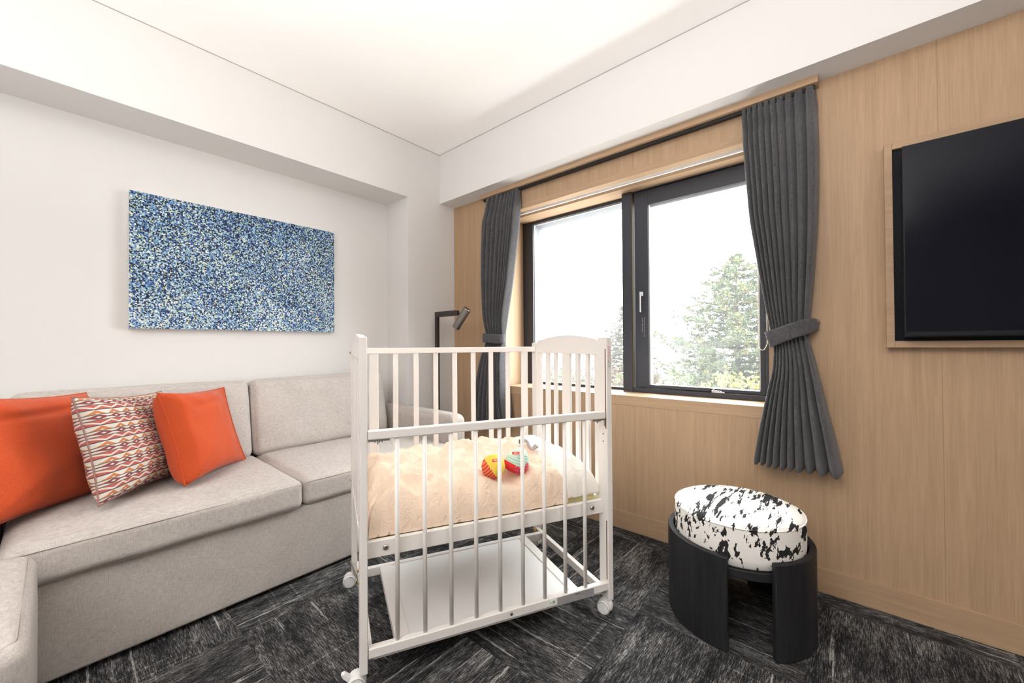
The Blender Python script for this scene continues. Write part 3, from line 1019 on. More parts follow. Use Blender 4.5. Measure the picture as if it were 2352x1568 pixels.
def cushion(name, label, mat, c, yaw, lean, roll, w, h, thick, seed, group=None, fold=0.0, crease=0.0):
    nrm = Vector((math.cos(yaw) * math.cos(lean), math.sin(yaw) * math.cos(lean), math.sin(lean)))
    rt = Vector((-math.sin(yaw), math.cos(yaw), 0))
    up = nrm.cross(rt)
    R2 = rt * math.cos(roll) + up * math.sin(roll)
    U2 = -rt * math.sin(roll) + up * math.cos(roll)
    root = thing(name, label, 'cushion', c, 0, group)
    rg = random.Random(seed)
    off = Vector((rg.uniform(0, 50), rg.uniform(0, 50), 0))

    def face(sgn):
        def P(i, j):
            a, b = i * 2 - 1, j * 2 - 1
            x = a * w / 2 * (1 - 0.075 * (1 - b * b))
            y = b * h / 2 * (1 - 0.075 * (1 - a * a))
            e = max(0.0, (1 - a ** 4) * (1 - b ** 4)) ** 0.55
            t = thick * e
            if crease:
                # boxed side: a flat strip that meets the front at a sewn edge
                c0 = -0.905
                eb = max(0.0, 1 - b ** 6) ** 0.5
                if a < c0:
                    t = thick * crease * eb * ((a + 1) / (c0 + 1))
                else:
                    k = (a - c0) / (1 - c0)
                    t = thick * eb * (crease * (1 - k) + 0.62 * math.sin(math.pi * k)) * max(0.0, 1 - k ** 10) ** 0.5
            wr = mnoise.noise(Vector((a * 2.6, b * 1.6, 0)) + off) * 0.010 * e
            # creases running in from the corners
            for ca, cb in ((-1, -1), (1, -1), (1, 1), (-1, 1)):
                d = math.hypot(a - ca, b - cb)
                ang = math.atan2(b - cb, a - ca)
                wr += 0.004 * math.sin(ang * 9 + off.x) * math.exp(-((d - 0.5) / 0.3) ** 2) * e
            if fold:
                wr -= fold * math.exp(-((b - 0.66 - 0.12 * a) / 0.07) ** 2) * (1 - a * a) * 0.9
            return R2 * x + U2 * y + nrm * (sgn * t + wr)
        return P
    NU = 48
    m = MB()
    m.grid(NU, NU, face(1), uv=True)
    m.grid(NU, NU, face(-1), uv=True)
    bmesh.ops.remove_doubles(m.bm, verts=m.bm.verts[:], dist=0.0006)
    m.build('cover', mat, root, smooth=True)
    # stitched edge
    e = []
    F = face(1)
    for k in range(4 * 40 + 1):
        s, t = divmod(k % 160, 40)
        t /= 40
        e.append(F(*((t, 0), (1, t), (1 - t, 1), (0, 1 - t))[s]))
    MB().tube(e, 0.0030, 6, cap=False).build('stitched_edge', mat if mat is not M['pattern'] else M['pattern_edge'], root, smooth=True)
    return root


cushion('throw_cushion', 'large burnt orange cushion leaning at the far left end of the sofa', M['orange'], (-2.165, -0.035, 0.640), R(52), R(15), R(-5), 0.47, 0.41, 0.075, 1, group='cushions on the sofa', fold=0.016)
cushion('throw_cushion', 'cushion woven in red and cream zigzag rows between the two orange cushions', M['pattern'], (-2.138, 0.204, 0.638), R(54), R(14.5), R(-4), 0.46, 0.375, 0.070, 5, group='cushions on the sofa')
cushion('throw_cushion', 'burnt orange cushion at the right end of the cushion row on the sofa', M['orange'], (-2.185, 0.442, 0.632), R(50), R(17), R(-3), 0.45, 0.375, 0.075, 3, group='cushions on the sofa', fold=0.008, crease=0.80)

# ------------------------------------------------------------------ floor lamp
fl = thing('floor_lamp', 'slim dark floor lamp with a tilted cylinder head in the corner behind the sofa', 'lamp', (-2.278, 1.80, 0))
MB().lathe([(0, 0), (0.12, 0), (0.12, 0.012), (0.113, 0.016), (0, 0.016)], (0.02, 0.02, 0), (0, 0, 1), 40).build('base', M['lamp'], fl)
m = MB()
m.box((-0.012, -0.012, 0.016), (0.012, 0.012, 1.243))
m.build('pole', M['lamp'], fl, bevel=0.001)
m = MB()
m.box((0.012, -0.012, 1.2065), (0.205, 0.012, 1.243))
m.box((0.205, -0.010, 1.208), (0.228, 0.010, 1.241))
m.build('arm', M['lamp'], fl, bevel=0.001)
top = Vector((-1.953, 1.795, 1.246)) - Vector((-2.278, 1.80, 0))
bot = Vector((-2.046, 1.775, 1.122)) - Vector((-2.278, 1.80, 0))
ax = (bot - top)
L = ax.length
hd = MB()
hd.lathe([(0, 0.001), (0.025, 0), (0.027, 0.003), (0.027, L), (0.0245, L), (0.0245, L - 0.02), (0.0, L - 0.02)], top, ax, 32)
hd = hd.build('lamp_head', M['lamp_head'], fl, smooth=False, bevel=0.0008)
MB().lathe([(0, 0), (0.0235, 0), (0.0235, 0.006), (0, 0.006)], top + ax.normalized() * (L - 0.020), ax, 24).build('lens', M['black'], hd)
m = MB()
mid = top.lerp(bot, 0.30)
m.tube([(0.224, 0.0, 1.224), tuple(mid)], 0.006, 12)
m.build('swivel_joint', M['lamp'], fl, smooth=True)

# ------------------------------------------------------------------ crib
CO = Vector((-1.080, 0.572, 0))
CE = Vector((0.4475, 0.8943, 0))
CN = Vector((-math.sin(R(65.2)), math.cos(R(65.2)), 0))
LEN, DEP = 0.875, 0.607
crib = thing('crib', 'white wooden crib on castors with its slatted front lowered beside the sofa', 'crib', CO)


def CP(p):
    return CE * p[0] + CN * p[1] + Vector((0, 0, p[2]))


def cb(m, lo, hi):
    return m.box(lo, hi, fn=CP)


def cbox(name, lo, hi, mat, parent, bevel=0.002):
    return cb(MB(), lo, hi).build(name, mat, parent, bevel=bevel)


for s0 in (0.0, LEN - 0.022):
    for d0, ht in ((0.0, 1.028), (DEP - 0.055, 1.012)):
        p = cb(MB(), (s0, d0, 0.058), (s0 + 0.022, d0 + 0.055, ht))
        p = p.build('post', M['crib'], crib, bevel=0.003)
        if d0 == 0.0 and s0 > 0.1:
            for za, zb in ((0.135, 0.350), (0.690, 0.985)):    # grooves in which the side slides
                cb(MB(), (s0 - 0.0004, 0.006, za), (s0 + 0.002, 0.0115, zb)).build('groove', M['slot'], p)
            for zz in (0.668, 0.640):
                MB().lathe([(0, 0), (0.0028, 0), (0.0028, 0.001), (0, 0.001)], CP((s0 - 0.001, 0.024, zz)), CE, 10).build('peg_hole', M['slot'], p)
            st = MB()
            cb(st, (s0 + 0.003, -0.0006, 0.915), (s0 + 0.019, 0.0002, 0.998))
            st = st.build('sticker', M['white_ink'], p)
            rg = random.Random(11)
            for nm, mt, za, zb in (('red_print', M['red_ink'], 0.950, 0.994), ('black_print', M['black_ink'], 0.917, 0.946)):
                q = MB()
                z = za
                while z < zb:
                    for k in range(3):
                        x = s0 + 0.0045 + k * 0.0046
                        if rg.random() < 0.85:
                            cb(q, (x, -0.0010, z), (x + 0.0034 * rg.uniform(.5, 1), -0.0005, z + 0.0012))
                        if rg.random() < 0.7:
                            cb(q, (x + 0.001, -0.0010, z), (x + 0.0018, -0.0005, z + 0.0034))
                        if rg.random() < 0.6:
                            cb(q, (x, -0.0010, z + 0.0026), (x + 0.003, -0.0005, z + 0.0036))
                    z += 0.0052
                q.build(nm, mt, st)
        # swivel castor under the post
        cas = MB()
        cs, cd = s0 + 0.011 + (-0.018 if s0 < 0.1 else -0.006), d0 + 0.03
        ctr = CP((cs, cd, 0))
        cas.lathe([(0, 0.060), (0.011, 0.060), (0.011, 0.044), (0, 0.044)], CP((s0 + 0.011, cd, 0)), (0, 0, 1), 16)
        ang = R(35) if s0 < 0.1 else R(-20)
        wd = Vector((math.cos(ang + R(205)), math.sin(ang + R(205)), 0))
        axl = Vector((-wd.y, wd.x, 0))
        # hood over the twin wheels
        hood = []
        for k in range(13):
            a = math.pi * k / 12
            hood.append((math.cos(a) * 0.0265, 0.025 + math.sin(a) * 0.0265))
        hood += [(-0.0265, 0.018), (0.0265, 0.018)]
        cas.prism(hood, -0.006, 0.006, lambda a, b, t: ctr + wd * a + axl * t + Vector((0, 0, b)))
        if s0 < 0.1 and d0 == 0.0:                      # brake lever
            cas.prism([(0.016, 0.046), (0.032, 0.060), (0.042, 0.058), (0.036, 0.046), (0.026, 0.036)], -0.007, 0.007, lambda a, b, t: ctr + wd * a + axl * t + Vector((0, 0, b)))
        cas = cas.build('caster', M['white_plastic'], crib, bevel=0.001)
        for sg in (-1, 1):
            wl = MB()
            wl.lathe([(0, 0.006), (0.022, 0.006), (0.025, 0.008), (0.025, 0.018), (0.022, 0.0205), (0, 0.0215)], ctr + Vector((0, 0, 0.025)), axl * sg, 28)
            wl.build('wheel', M['white_plastic'], cas, smooth=False, bevel=0.0008)
            rn = MB()
            rn.tube([ctr + Vector((0, 0, 0.025)) + axl * sg * 0.0208 + (wd * math.cos(a) + Vector((0, 0, 1)) * math.sin(a)) * 0.0215 for a in [2 * math.pi * k / 28 for k in range(29)]], 0.0007, 5, cap=False)
            rn.build('rim_line', M['grey_line'], cas)

# end panels: arched header, slats, lower rail
for s0, nm in ((LEN - 0.020, 'headboard'), (0.003, 'footboard')):
    m = MB()
    arch = []
    d0, d1 = 0.055, DEP - 0.055
    for k in range(25):
        t = k / 24
        arch.append((d0 + (d1 - d0) * t, 1.019 + 0.025 * math.sin(math.pi * t) ** 0.9))
    arch += [(d1, 0.962), (d0, 0.962)]
    m.prism(arch, s0, s0 + 0.016, lambda a, b, t: CP((t, a, b)))
    hb = m.build(nm, M['crib'], crib, bevel=0.002)
    sr = s0 - 0.016 if s0 > 0.1 else s0 + 0.016
    cbox('lower_rail', (sr, d0 - 0.02, 0.072), (sr + 0.019, d1 + 0.02, 0.102), M['crib'], hb)
    cbox('middle_rail', (s0, d0, 0.372), (s0 + 0.016, d1, 0.420), M['crib'], hb)
    for dc, hw in ((0.070, 0.0135), (0.134, 0.0105), (0.205, 0.0125), (0.292, 0.031), (0.385, 0.0115), (0.458, 0.0155), (0.535, 0.0165)):
        cbox('slat', (s0 + 0.002, dc - hw, 0.415), (s0 + 0.014, dc + hw, 0.966), M['crib'], hb, bevel=0.0015)
# rounded bolt caps on the outer face and on top of the footboard posts
m = MB()
m.lathe([(0.010, 0), (0.009, 0.004), (0.005, 0.007), (0, 0.008)], CP((0.011, 0.075, 1.0285)), (0, 0, 1), 16)
m.build('bolt_cap', M['white_plastic'], crib, smooth=True)
for d, z in ((0.585, 0.975), (0.585, 0.44)):
    MB().lathe([(0, -0.001), (0.006, -0.001), (0.006, 0.004), (0.003, 0.006), (0, 0.006)], CP((0, d, z)), -CE, 12).build('frame_bolt', M['bolt'], crib)

# the fixed back side
m = MB()
cb(m, (0.022, DEP - 0.040, 0.968), (LEN - 0.022, DEP - 0.018, 0.993))
bs = m.build('back_rail', M['crib'], crib, bevel=0.003)
cbox('lower_rail', (0.022, DEP - 0.040, 0.372), (LEN - 0.022, DEP - 0.018, 0.410), M['crib'], bs)
for s, hw in ((0.090, 0.0185), (0.180, 0.0105), (0.268, 0.0105), (0.356, 0.0105), (0.444, 0.0105), (0.533, 0.0105), (0.621, 0.0105), (0.708, 0.0105), (0.797, 0.0165)):
    cbox('bar', (s - hw, DEP - 0.036, 0.408), (s + hw, DEP - 0.022, 0.970), M['crib'], bs, bevel=0.003)

# the lowered front side
m = MB()
cb(m, (0.0235, 0.002, 0.727), (LEN - 0.0255, 0.024, 0.7545))
fs = m.build('drop_side', M['crib'], crib, bevel=0.004, seg=3)
lr = cbox('lower_rail', (0.0235, 0.002, 0.098), (LEN - 0.018, 0.024, 0.1265), M['crib'], fs, bevel=0.003)
for k in range(9):
    s = 0.106 + (0.762 - 0.106) * k / 8
    MB().tube([CP((s, 0.013, 0.125)), CP((s, 0.013, 0.729))], 0.0068, 14).build('bar', M['crib'], fs, smooth=True)
for sa, sb in ((0.024, 0.085), (LEN - 0.082, LEN - 0.026)):
    m = MB()
    cb(m, (sa, 0.006, 0.7215), (sb, 0.020, 0.7268))
    for q in (0.3, 0.5, 0.62):
        cb(m, (sa + (sb - sa) * q, 0.009, 0.7165), (sa + (sb - sa) * (q + 0.05), 0.016, 0.7225))
    m.tube([CP((sa + (sb - sa) * 0.45, 0.012, 0.7215)), CP((sa + (sb - sa) * 0.45, 0.012, 0.712))], 0.0022, 8)
    if sb > 0.5:
        cb(m, (sb - 0.003, 0.006, 0.700), (sb + 0.002, 0.011, 0.727))
    m.build('latch', M['bolt'], fs)
m = MB()
cb(m, (0.640, 0.0012, 0.1005), (0.790, 0.0020, 0.1235))
lb = m.build('maker_label', M['label_silver'], fs)
m = MB()
for k in range(8):
    cb(m, (0.712 + k * 0.0026, 0.0006, 0.117), (0.7138 + k * 0.0026, 0.0013, 0.1195))
m.build('label_print', M['black_ink'], lb)
m = MB()
cb(m, (0.610, 0.0012, 0.104), (0.634, 0.0020, 0.122))
gl = m.build('approval_mark', M['white_ink'], fs)
m = MB()
m.lathe([(0, 0), (0.0055, 0), (0.0055, 0.0006), (0, 0.0006)], CP((0.626, 0.0012, 0.113)), -CN, 16)
cb(m, (0.612, 0.0006, 0.111), (0.617, 0.0013, 0.115))
m.build('approval_print', M['label_green'], gl)
MB().lathe([(0, 0), (0.0055, 0), (0.0045, 0.0025), (0, 0.003)], CP((0.468, 0.002, 0.113)), -CN, 14).build('rail_screw', M['bolt'], fs)

# mattress base
m = MB()
cb(m, (0.022, 0.030, 0.372), (LEN - 0.022, 0.048, 0.421))
bd = m.build('bed_base', M['crib'], crib, bevel=0.002)
cbox('side_board', (0.022, DEP - 0.062, 0.372), (LEN - 0.022, DEP - 0.046, 0.421), M['crib'], bd)
cbox('slat_board', (0.022, 0.048, 0.390), (LEN - 0.022, DEP - 0.062, 0.402), M['crib_panel'], bd)
for s in (0.075, LEN - 0.070):
    MB().lathe([(0, 0), (0.0085, 0), (0.0085, 0.003), (0.006, 0.006), (0.003, 0.006), (0.003, 0.004), (0, 0.004)], CP((s, 0.030, 0.398)), -CN, 18).build('bolt', M['bolt'], bd)

# storage shelf near the floor
m = MB()
cb(m, (0.037, 0.028, 0.074), (LEN - 0.036, 0.052, 0.1015))
sh = m.build('shelf_rail', M['crib'], crib, bevel=0.0025)
cbox('shelf_rail_back', (0.037, 0.492, 0.068), (LEN - 0.036, 0.514, 0.1015), M['crib'], sh, bevel=0.0025)
for sa, sb in ((0.104, 0.150), (0.722, 0.760)):
    cbox('shelf_end_rail', (sa, 0.052, 0.076), (sb, 0.492, 0.1005), M['crib'], sh)
cbox('shelf_panel', (0.148, 0.050, 0.084), (0.724, 0.494, 0.0965), M['crib_panel'], sh)
m = MB()
m.tube([CP((LEN - 0.052, 0.528, 0.085)), CP((LEN - 0.052, 0.528, 0.115))], [0.009, 0.006], 12)
m.build('wing_nut', M['brass'], crib, smooth=True)
MB().tube([CP((-0.004, 0.06, 0.30)), CP((-0.004, 0.545, 0.12))], 0.003, 8).build('brace_rod', M['bolt'], crib, smooth=True)
for d, z in ((0.048, 0.335), (0.048, 0.300), (0.592, 0.090)):
    MB().lathe([(0, -0.001), (0.006, -0.001), (0.005, 0.004), (0, 0.005)], CP((0, d, z)), -CE, 6).build('brass_nut', M['brass'], crib)

# ------------------------------------------------------------------ bedding
mt = MB()
mt.roundbox((0, 0, 0.018), ((LEN - 0.060) / 2, (DEP - 0.150) / 2, 0.0165), 0.010, 10)
for v in mt.bm.verts:
    v.co = CP((v.co.x + LEN / 2, v.co.y + DEP / 2 - 0.005, v.co.z + 0.404))
for v in mt.bm.verts:
    v.co -= CP((LEN / 2, DEP / 2, 0.404))
tag(mt.build('crib_mattress', M['mattress'], smooth=True, loc=CO + CP((LEN / 2, DEP / 2, 0.404))),
    'pale yellow crib mattress under the peach duvet', 'mattress')


def soft_sheet(name, label, cat, mat, s0, s1, d0, d1, zb, ztop, r, wr, seed, edge=None, lift=0.0):
    """a padded rectangle lying in the crib; ztop(s, d) is its upper surface"""
    off = Vector((seed * 7.3, seed * 1.9, seed * 4.1))
    ctr = Vector(((s0 + s1) / 2, (d0 + d1) / 2, zb))
    NU, NV = 96, 76
    m = MB()

    def top(i, j):
        # spacing thickened towards the rim
        a = math.sin((i - 0.5) * math.pi) * 0.5 + 0.5
        b = math.sin((j - 0.5) * math.pi) * 0.5 + 0.5
        s, d = s0 + (s1 - s0) * a, d0 + (d1 - d0) * b
        e = min(s - s0, s1 - s, d - d0, d1 - d)
        q = max(0.0, min(1.0, e / r))
        rise = math.sqrt(max(0.0, 1 - (1 - q) ** 2))
        zt = ztop(s, d)
        p = Vector((s * 9, d * 9, 0)) + off
        w = mnoise.noise(p) * 0.45
        for fx, fy, sh, g in ((13, 6, 0.0, 0.55), (9, 17, 3.1, 0.5), (26, 14, 7.7, 0.28)):
            # ridged noise: pinched creases between soft pads
            w += g * (0.5 - abs(mnoise.noise(Vector((s * fx + d * 3, d * fy - s * 2, sh)) + off)) * 2.0)
        z = zb + (zt - zb + wr * w) * rise
        push = 0.0
        if q < 0.7:
            push = wr * 0.5 * mnoise.noise(Vector((s * 22, d * 22, 9)) + off)
        s += edge(s, d) if edge else 0.0
        return CP(Vector((s, d - abs(push) * 0.3, z)) - ctr)

    def bottom(i, j):
        a = math.sin((i - 0.5) * math.pi) * 0.5 + 0.5
        b = math.sin((j - 0.5) * math.pi) * 0.5 + 0.5
        s, d = s0 + (s1 - s0) * a, d0 + (d1 - d0) * b
        e = min(s - s0, s1 - s, d - d0, d1 - d)
        zz = zb + lift * min(1.0, max(0.0, e) / 0.012)     # hollow beneath: it drapes over the mattress
        return CP(Vector((s + (edge(s, d) if edge else 0.0), d, zz)) - ctr)
    m.grid(NU, NV, top)
    m.grid(NU, NV, bottom)
    bmesh.ops.remove_doubles(m.bm, verts=m.bm.verts[:], dist=0.0002)
    return tag(m.build(name, mat, smooth=True, loc=CO + CP(ctr)), label, cat)


def duvet_top(s, d):
    return 0.532 + 0.034 * math.sin(min(1, d / 0.55) * math.pi * 0.62) + 0.016 * (s / 0.7) ** 2 - 0.030 * math.exp(-((s - 0.49) / 0.10) ** 2 - ((d - 0.10) / 0.09) ** 2)


def pillow_top(s, d):
    return 0.578 - 0.05 * max(0, (0.2 - d) / 0.2) ** 1.5


soft_sheet('crib_pillow', 'plump cream white pillow at the headboard end inside the crib', 'pillow', M['white_cotton'], 0.640, 0.850, 0.0505, 0.5405, 0.4395, pillow_top, 0.075, 0.010, 2)
duv = soft_sheet('duvet', 'rumpled peach cotton duvet spread inside the white crib', 'duvet', M['peach'], 0.028, 0.705, 0.049, 0.542, 0.424, duvet_top, 0.055, 0.034, 5, lift=0.017,
                 edge=lambda s, d: 0.055 * max(0, (s - 0.55) / 0.155) * math.sin(min(1, max(0, d / 0.54)) * math.pi) * 0.6)

# ------------------------------------------------------------------ toys in the crib
def fabric_ball(c, r, label):
    root = thing('fabric_ball', label, 'toy', c)
    m = MB()
    seg, rings = 40, 24
    m.lathe([(math.sin(math.pi * k / rings) * r, -math.cos(math.pi * k / rings) * r) for k in range(rings + 1)], (0, 0, 0), (0.25, -0.75, 0.45), seg)
    m.bm.faces.ensure_lookup_table()
    cut = Vector((-0.50, -0.62, -0.50)).normalized()
    for f in m.bm.faces:
        n = f.calc_center_median().normalized()
        k = n.dot(cut)
        f.material_index = 1 if k > 0.24 else 0
    m.build('cover', [M['toy_yellow'], M['toy_orange']], root, smooth=True)
    return root


def stitched_tag(root, c, nrm, rt, w, h):
    nrm, rt = nrm.normalized(), rt.normalized()
    up = nrm.cross(rt)
    m = MB()
    fr = Matrix((rt, up, nrm)).transposed()
    m.box((-w / 2, -h / 2, -0.001), (w / 2, h / 2, 0.0012), fn=lambda p: fr @ p + c)
    tg = m.build('cloth_tag', M['red_tag'], root)
    cu = bpy.data.curves.new('lettering', 'FONT')
    cu.body = 'fehn'
    cu.size = h * 0.95
    cu.align_x = 'CENTER'
    cu.align_y = 'CENTER'
    cu.extrude = 0.0003
    tmp = bpy.data.objects.new('tmp', cu)
    COL.objects.link(tmp)
    dg = bpy.context.evaluated_depsgraph_get()
    me = bpy.data.meshes.new_from_object(tmp.evaluated_get(dg))
    bpy.data.objects.remove(tmp)
    bpy.data.curves.remove(cu)
    me.name = 'lettering'
    me.materials.clear()
    me.materials.append(M['white_ink'])
    o = bpy.data.objects.new('lettering', me)
    COL.objects.link(o)
    o.parent = tg
    mx = fr.to_4x4()
    mx.translation = c + nrm * 0.0015
    o.matrix_local = mx


TOC = Vector((0, 0, 1))                       # towards the camera
bc = CO + CP((0.448, 0.106, 0.572))
ball = fabric_ball(bc, 0.042, 'small yellow fabric ball with an orange striped patch on the peach duvet')
vc = (Vector((0, 0, 1.0)) - bc).normalized()
rt = vc.cross(Vector((0, 0, 1))).normalized() * -1
tn = (vc + Vector((0, 0, 0.62)) + CE * 0.30).normalized()
stitched_tag(ball, tn * 0.0422, tn, (Vector((0, 0, 1)).cross(tn)), 0.026, 0.009)

tc = CO + CP((0.532, 0.128, 0.532))
plush = thing('plush_toy', 'mint and red triangular baby toy with a pink back beside the yellow ball', 'toy', tc)
m = MB()
prof = [(0, 0.0), (0.030, 0.002), (0.043, 0.014), (0.046, 0.034), (0.041, 0.058), (0.030, 0.082), (0.014, 0.100), (0, 0.104)]
m.lathe([(r, z * 0.9) for r, z in prof], (0, 0, 0.004), CE * 0.50 + Vector((0, 0, 1)), 40)
view = (Vector((0, 0, 1.0)) - tc).normalized()
side = Vector((view.y, -view.x, 0)).normalized()          # to the left in the picture
for f in m.bm.faces:
    c = f.calc_center_median()
    h = c.z
    sd = c.dot(side)
    if c.dot(view) < -0.004:
        f.material_index = 4
    elif h < 0.046 + 0.25 * sd * (1 if sd < 0 else 0.1):
        f.material_index = 1 if sd > -0.010 else 2
    elif h < 0.070:
        f.material_index = 0
    else:
        f.material_index = 3
m.build('body', [M['toy_mint'], M['toy_red'], M['toy_pinkdots'], M['toy_mint_plain'], M['toy_pink']], plush, smooth=True)
m = MB()
pk = CE * 0.034 + CN * 0.028
m.roundbox(tuple(pk + Vector((0, 0, 0.036))), (0.014, 0.024, 0.036), 0.012, 6, mat=Matrix.Rotation(R(20), 3, 'Z'))
m.build('pink_back', M['toy_pink'], plush, smooth=True)
tn = (view * 0.9 + Vector((0, 0, 0.25))).normalized()
stitched_tag(plush, view * 0.038 + Vector((0, 0, 0.070)) + CE * 0.012, tn, Vector((0, 0, 1)).cross(tn), 0.026, 0.009)

sc = CO + CP((0.655, 0.245, 0.583))
st = thing('comforter_ribbon', 'crumpled grey cloth ribbon with a dark tip lying by the cream pillow', 'ribbon', sc)
m = MB()


def rib(i, j):
    t = i
    s = -0.015 + 0.040 * t
    d = 0.030 * (1 - t) - 0.025 * t + (j - 0.5) * 0.026
    z = 0.006 + 0.018 * math.sin(t * 7.0) * (1 - t * 0.5) + 0.005 * math.sin(j * 6 + t * 9) + 0.008 * (1 - t)
    return CP((s, d, z))


m.grid(30, 8, rib)
m.build('cloth', M['grey_cloth'], st, smooth=True, solid=0.004)
m = MB()
m.roundbox(tuple(CP((-0.018, 0.033, 0.022))), (0.008, 0.010, 0.009), 0.005, 4)
m.build('dark_tip', M['black_ink'], st, smooth=True)

# ------------------------------------------------------------------ stool
stl = thing('stool', 'round stool with a black splashed white cushion in a split black wooden base', 'stool', (-0.346, 1.663, 0))


def shell(a0, a1):
    m = MB()
    ro, ri, h = 0.237, 0.216, 0.308
    n = 60
    A = [R(a0 + (a1 - a0) * k / n) for k in range(n + 1)]
    rings = []
    for a in A:
        c, s = math.cos(a), math.sin(a)
        rings.append([m.bm.verts.new((r * c, r * s, z)) for r, z in ((ro, 0.002), (ro, h), (ri, h), (ri, 0.002))])
    for p, q in zip(rings, rings[1:]):
        for k in range(4):
            m.bm.faces.new((p[k], p[(k + 1) % 4], q[(k + 1) % 4], q[k]))
    m.bm.faces.new(rings[0])
    m.bm.faces.new(list(reversed(rings[-1])))
    m.build('base_shell', M['blackwood'], stl, bevel=0.004, seg=3)


shell(-52, 92)
shell(124, 275)
MB().lathe([(0, 0.235), (0.205, 0.235), (0.215, 0.240), (0.215, 0.268), (0, 0.268)], (0, 0, 0), (0, 0, 1), 64).build('seat_deck', M['black'], stl, bevel=0.002)
cu = MB()
prof = [(0, 0.268), (0.200, 0.268), (0.2075, 0.275), (0.2105, 0.30), (0.2115, 0.34), (0.2105, 0.385), (0.2095, 0.397), (0.207, 0.402), (0.2, 0.4065), (0.185, 0.4115), (0.16, 0.4165), (0.12, 0.4215), (0.06, 0.425), (0, 0.426)]
cu.lathe(prof, (0, 0, 0), (0, 0, 1), 96)
cu = cu.build('seat_cushion', M['splash'], stl, smooth=True)
MB().tube([(0.2102 * math.cos(a), 0.2102 * math.sin(a), 0.399) for a in [2 * math.pi * k / 96 for k in range(97)]], 0.0022, 8, cap=False).build('piping', M['splash'], cu, smooth=True)

# ------------------------------------------------------------------ outside: hillside, conifers and brush
g = MB()


def hill(i, j):
    x = -40 + 60 * i
    y = 5 + 75 * j
    z = -3.4 + 3.0 * j + 1.2 * mnoise.noise(Vector((x * 0.06, y * 0.06, 1.7)))
    return Vector((x, y, z))


g.grid(40, 40, hill)
struct(g.build('ground', M['ground'], smooth=True))


def blade(bm, p, d, ln, w, rg):
    d = d.normalized()
    s = d.cross(Vector((rg.gauss(0, 1), rg.gauss(0, 1), rg.gauss(0, 1))))
    if s.length < 1e-4:
        return
    s = s.normalized() * w / 2
    q = p + d * ln
    v = [bm.verts.new(c) for c in (p - s, p + s, q + s * 0.5, q - s * 0.5)]
    bm.faces.new(v)


def conifer(label, mats, base, top_z, spread, whorls, seed, name='conifer_tree', group=None, clumps=1.0, droop=0.0):
    """spread(t): branch length at t = 0 (top) .. 1 (foot)"""
    rg = random.Random(seed)
    root = thing(name, label, 'tree', base, 0, group)
    H = top_z - base[2]
    tr = MB()
    tr.tube([(0, 0, 0), (0.03, 0, H * 0.5), (0, 0, H * 0.96)], [0.16, 0.09, 0.015], 9)
    fol = MB()
    for w in range(whorls):
        t = (w + rg.uniform(-0.2, 0.2)) / whorls
        t = max(0.005, t)
        z = H * (1 - t)
        Lb = spread(t) * rg.uniform(0.8, 1.15)
        nb = rg.randint(4, 6)
        a0 = rg.uniform(0, 6.28)
        for b in range(nb):
            a = a0 + 2 * math.pi * b / nb + rg.uniform(-0.25, 0.25)
            Lk = Lb * rg.uniform(0.6, 1.1)
            out = Vector((math.cos(a), math.sin(a), 0))
            tip_up = rg.uniform(0.02, 0.22) - droop
            pts = [Vector((0, 0, z)), out * Lk * 0.5 + Vector((0, 0, z + Lk * tip_up * 0.2)), out * Lk + Vector((0, 0, z + Lk * tip_up))]
            tr.tube(pts, [0.026 + 0.018 * t, 0.015, 0.004], 5)
            n = max(4, int(Lk * 24 * clumps))
            for c in range(n):
                f = 0.22 + 0.78 * (c + rg.random()) / n
                p = pts[0].lerp(pts[1], f * 2) if f < 0.5 else pts[1].lerp(pts[2], f * 2 - 1)
                sidev = Vector((-out.y, out.x, 0)) * rg.uniform(-1, 1) * Lk * 0.28 * (1 - f * 0.55)
                p = p + sidev + Vector((0, 0, rg.gauss(0.03, 0.07)))
                fol.mi = 1 if rg.random() < 0.28 else 0
                n0 = len(fol.bm.faces)
                for q in range(rg.randint(10, 14)):
                    d = out * rg.uniform(-0.2, 1) + Vector((rg.gauss(0, .55), rg.gauss(0, .55), rg.uniform(-0.2, 0.9)))
                    blade(fol.bm, p, d, rg.uniform(0.07, 0.14), 0.026, rg)
                fol._faces(n0)
    for q in range(60):
        fol.mi = 0
        n0 = len(fol.bm.faces)
        blade(fol.bm, Vector((0, 0, H * rg.uniform(0.94, 1.0))), Vector((rg.gauss(0, 1), rg.gauss(0, 1), 0.9)), 0.14, 0.02, rg)
        fol._faces(n0)
    tr.build('trunk', M['bark'], root, smooth=True)
    fol.build('foliage', mats, root)
    return root


def white_pine(t):
    for (t0, r0), (t1, r1) in zip(PINE, PINE[1:]):
        if t <= t1:
            return r0 + (r1 - r0) * (t - t0) / (t1 - t0)
    return PINE[-1][1]


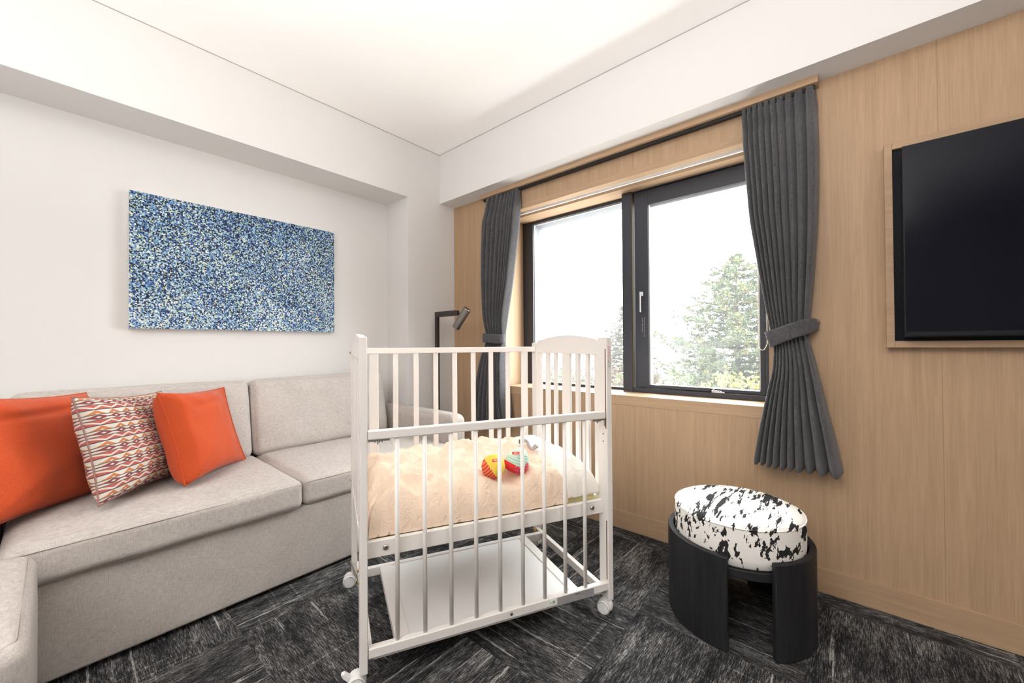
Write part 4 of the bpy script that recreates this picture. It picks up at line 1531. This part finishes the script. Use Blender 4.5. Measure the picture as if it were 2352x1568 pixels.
PINE = [(0, 0.12), (0.05, 0.55), (0.14, 0.95), (0.20, 1.20), (0.27, 1.45), (0.36, 1.95), (0.5, 2.2), (1.0, 2.4)]
conifer('tall layered pine outside the right pane, partly behind the curtain', [M['pine'], M['pine_warm']], (-2.437, 12.0, -3.3), 3.28, white_pine, 38, 21, clumps=0.95)
conifer('pointed spruce standing outside behind the window mullion', [M['spruce'], M['brush']], (-7.0, 15.0, -3.2), 2.45, lambda t: 0.22 + 3.3 * t, 34, 8, clumps=0.8, droop=0.12)
conifer('smaller pine standing low outside between the spruce and the tall pine', [M['pine_warm'], M['pine']], (-5.1, 19.5, -3.0), 0.95, lambda t: 0.2 + 2.2 * t, 22, 13, clumps=0.8)


def shrub(label, mats, base, rad, high, seed, n):
    rg = random.Random(seed)
    root = thing('shrub', label, 'shrub', base, 0, 'brush on the slope outside')
    st, fo = MB(), MB()
    for k in range(10):
        a = rg.uniform(0, 6.28)
        d = Vector((math.cos(a), math.sin(a), 0)) * rad * rg.uniform(0.2, 0.8)
        st.tube([(0, 0, 0), tuple(d * 0.4 + Vector((0, 0, high * 0.5))), tuple(d + Vector((0, 0, high * rg.uniform(0.7, 0.95))))], [0.03, 0.02, 0.006], 5)
    for k in range(n):
        v = Vector((rg.gauss(0, 1), rg.gauss(0, 1), rg.gauss(0, 1))).normalized() * rg.random() ** 0.4
        p = Vector((v.x * rad, v.y * rad, high * 0.55 + v.z * high * 0.5))
        fo.mi = 0 if rg.random() < 0.6 else 1
        n0 = len(fo.bm.faces)
        for q in range(4):
            blade(fo.bm, p + Vector((rg.gauss(0, .05), rg.gauss(0, .05), rg.gauss(0, .05))), Vector((rg.gauss(0, 1), rg.gauss(0, 1), rg.gauss(0, 1))), 0.07, 0.05, rg)
        fo._faces(n0)
    st.build('stem', M['bark'], root, smooth=True)
    fo.build('foliage', mats, root)


for k, (lab, mats, base, rad, high) in enumerate((
        ('golden leaved shrub under the tall pine outside the right pane', [M['brush_gold'], M['brush_green']], (-1.75, 8.4, -2.9), 0.95, 3.25),
        ('green shrub low outside to the left of the golden shrub', [M['brush_green'], M['pine']], (-3.05, 9.3, -2.9), 0.85, 3.1),
        ('rusty brown brush outside beside the window sash stile', [M['brush'], M['brush_green']], (-4.3, 10.0, -2.8), 0.95, 3.15),
        ('brown brush outside seen low through the left pane', [M['brush'], M['spruce']], (-6.0, 10.8, -2.8), 1.2, 3.1),
        ('olive brush outside seen through the crib headboard slats', [M['brush_green'], M['brush']], (-8.1, 11.9, -2.7), 1.4, 2.9))):
    shrub(lab, mats, base, rad, high, 40 + k, 1500)
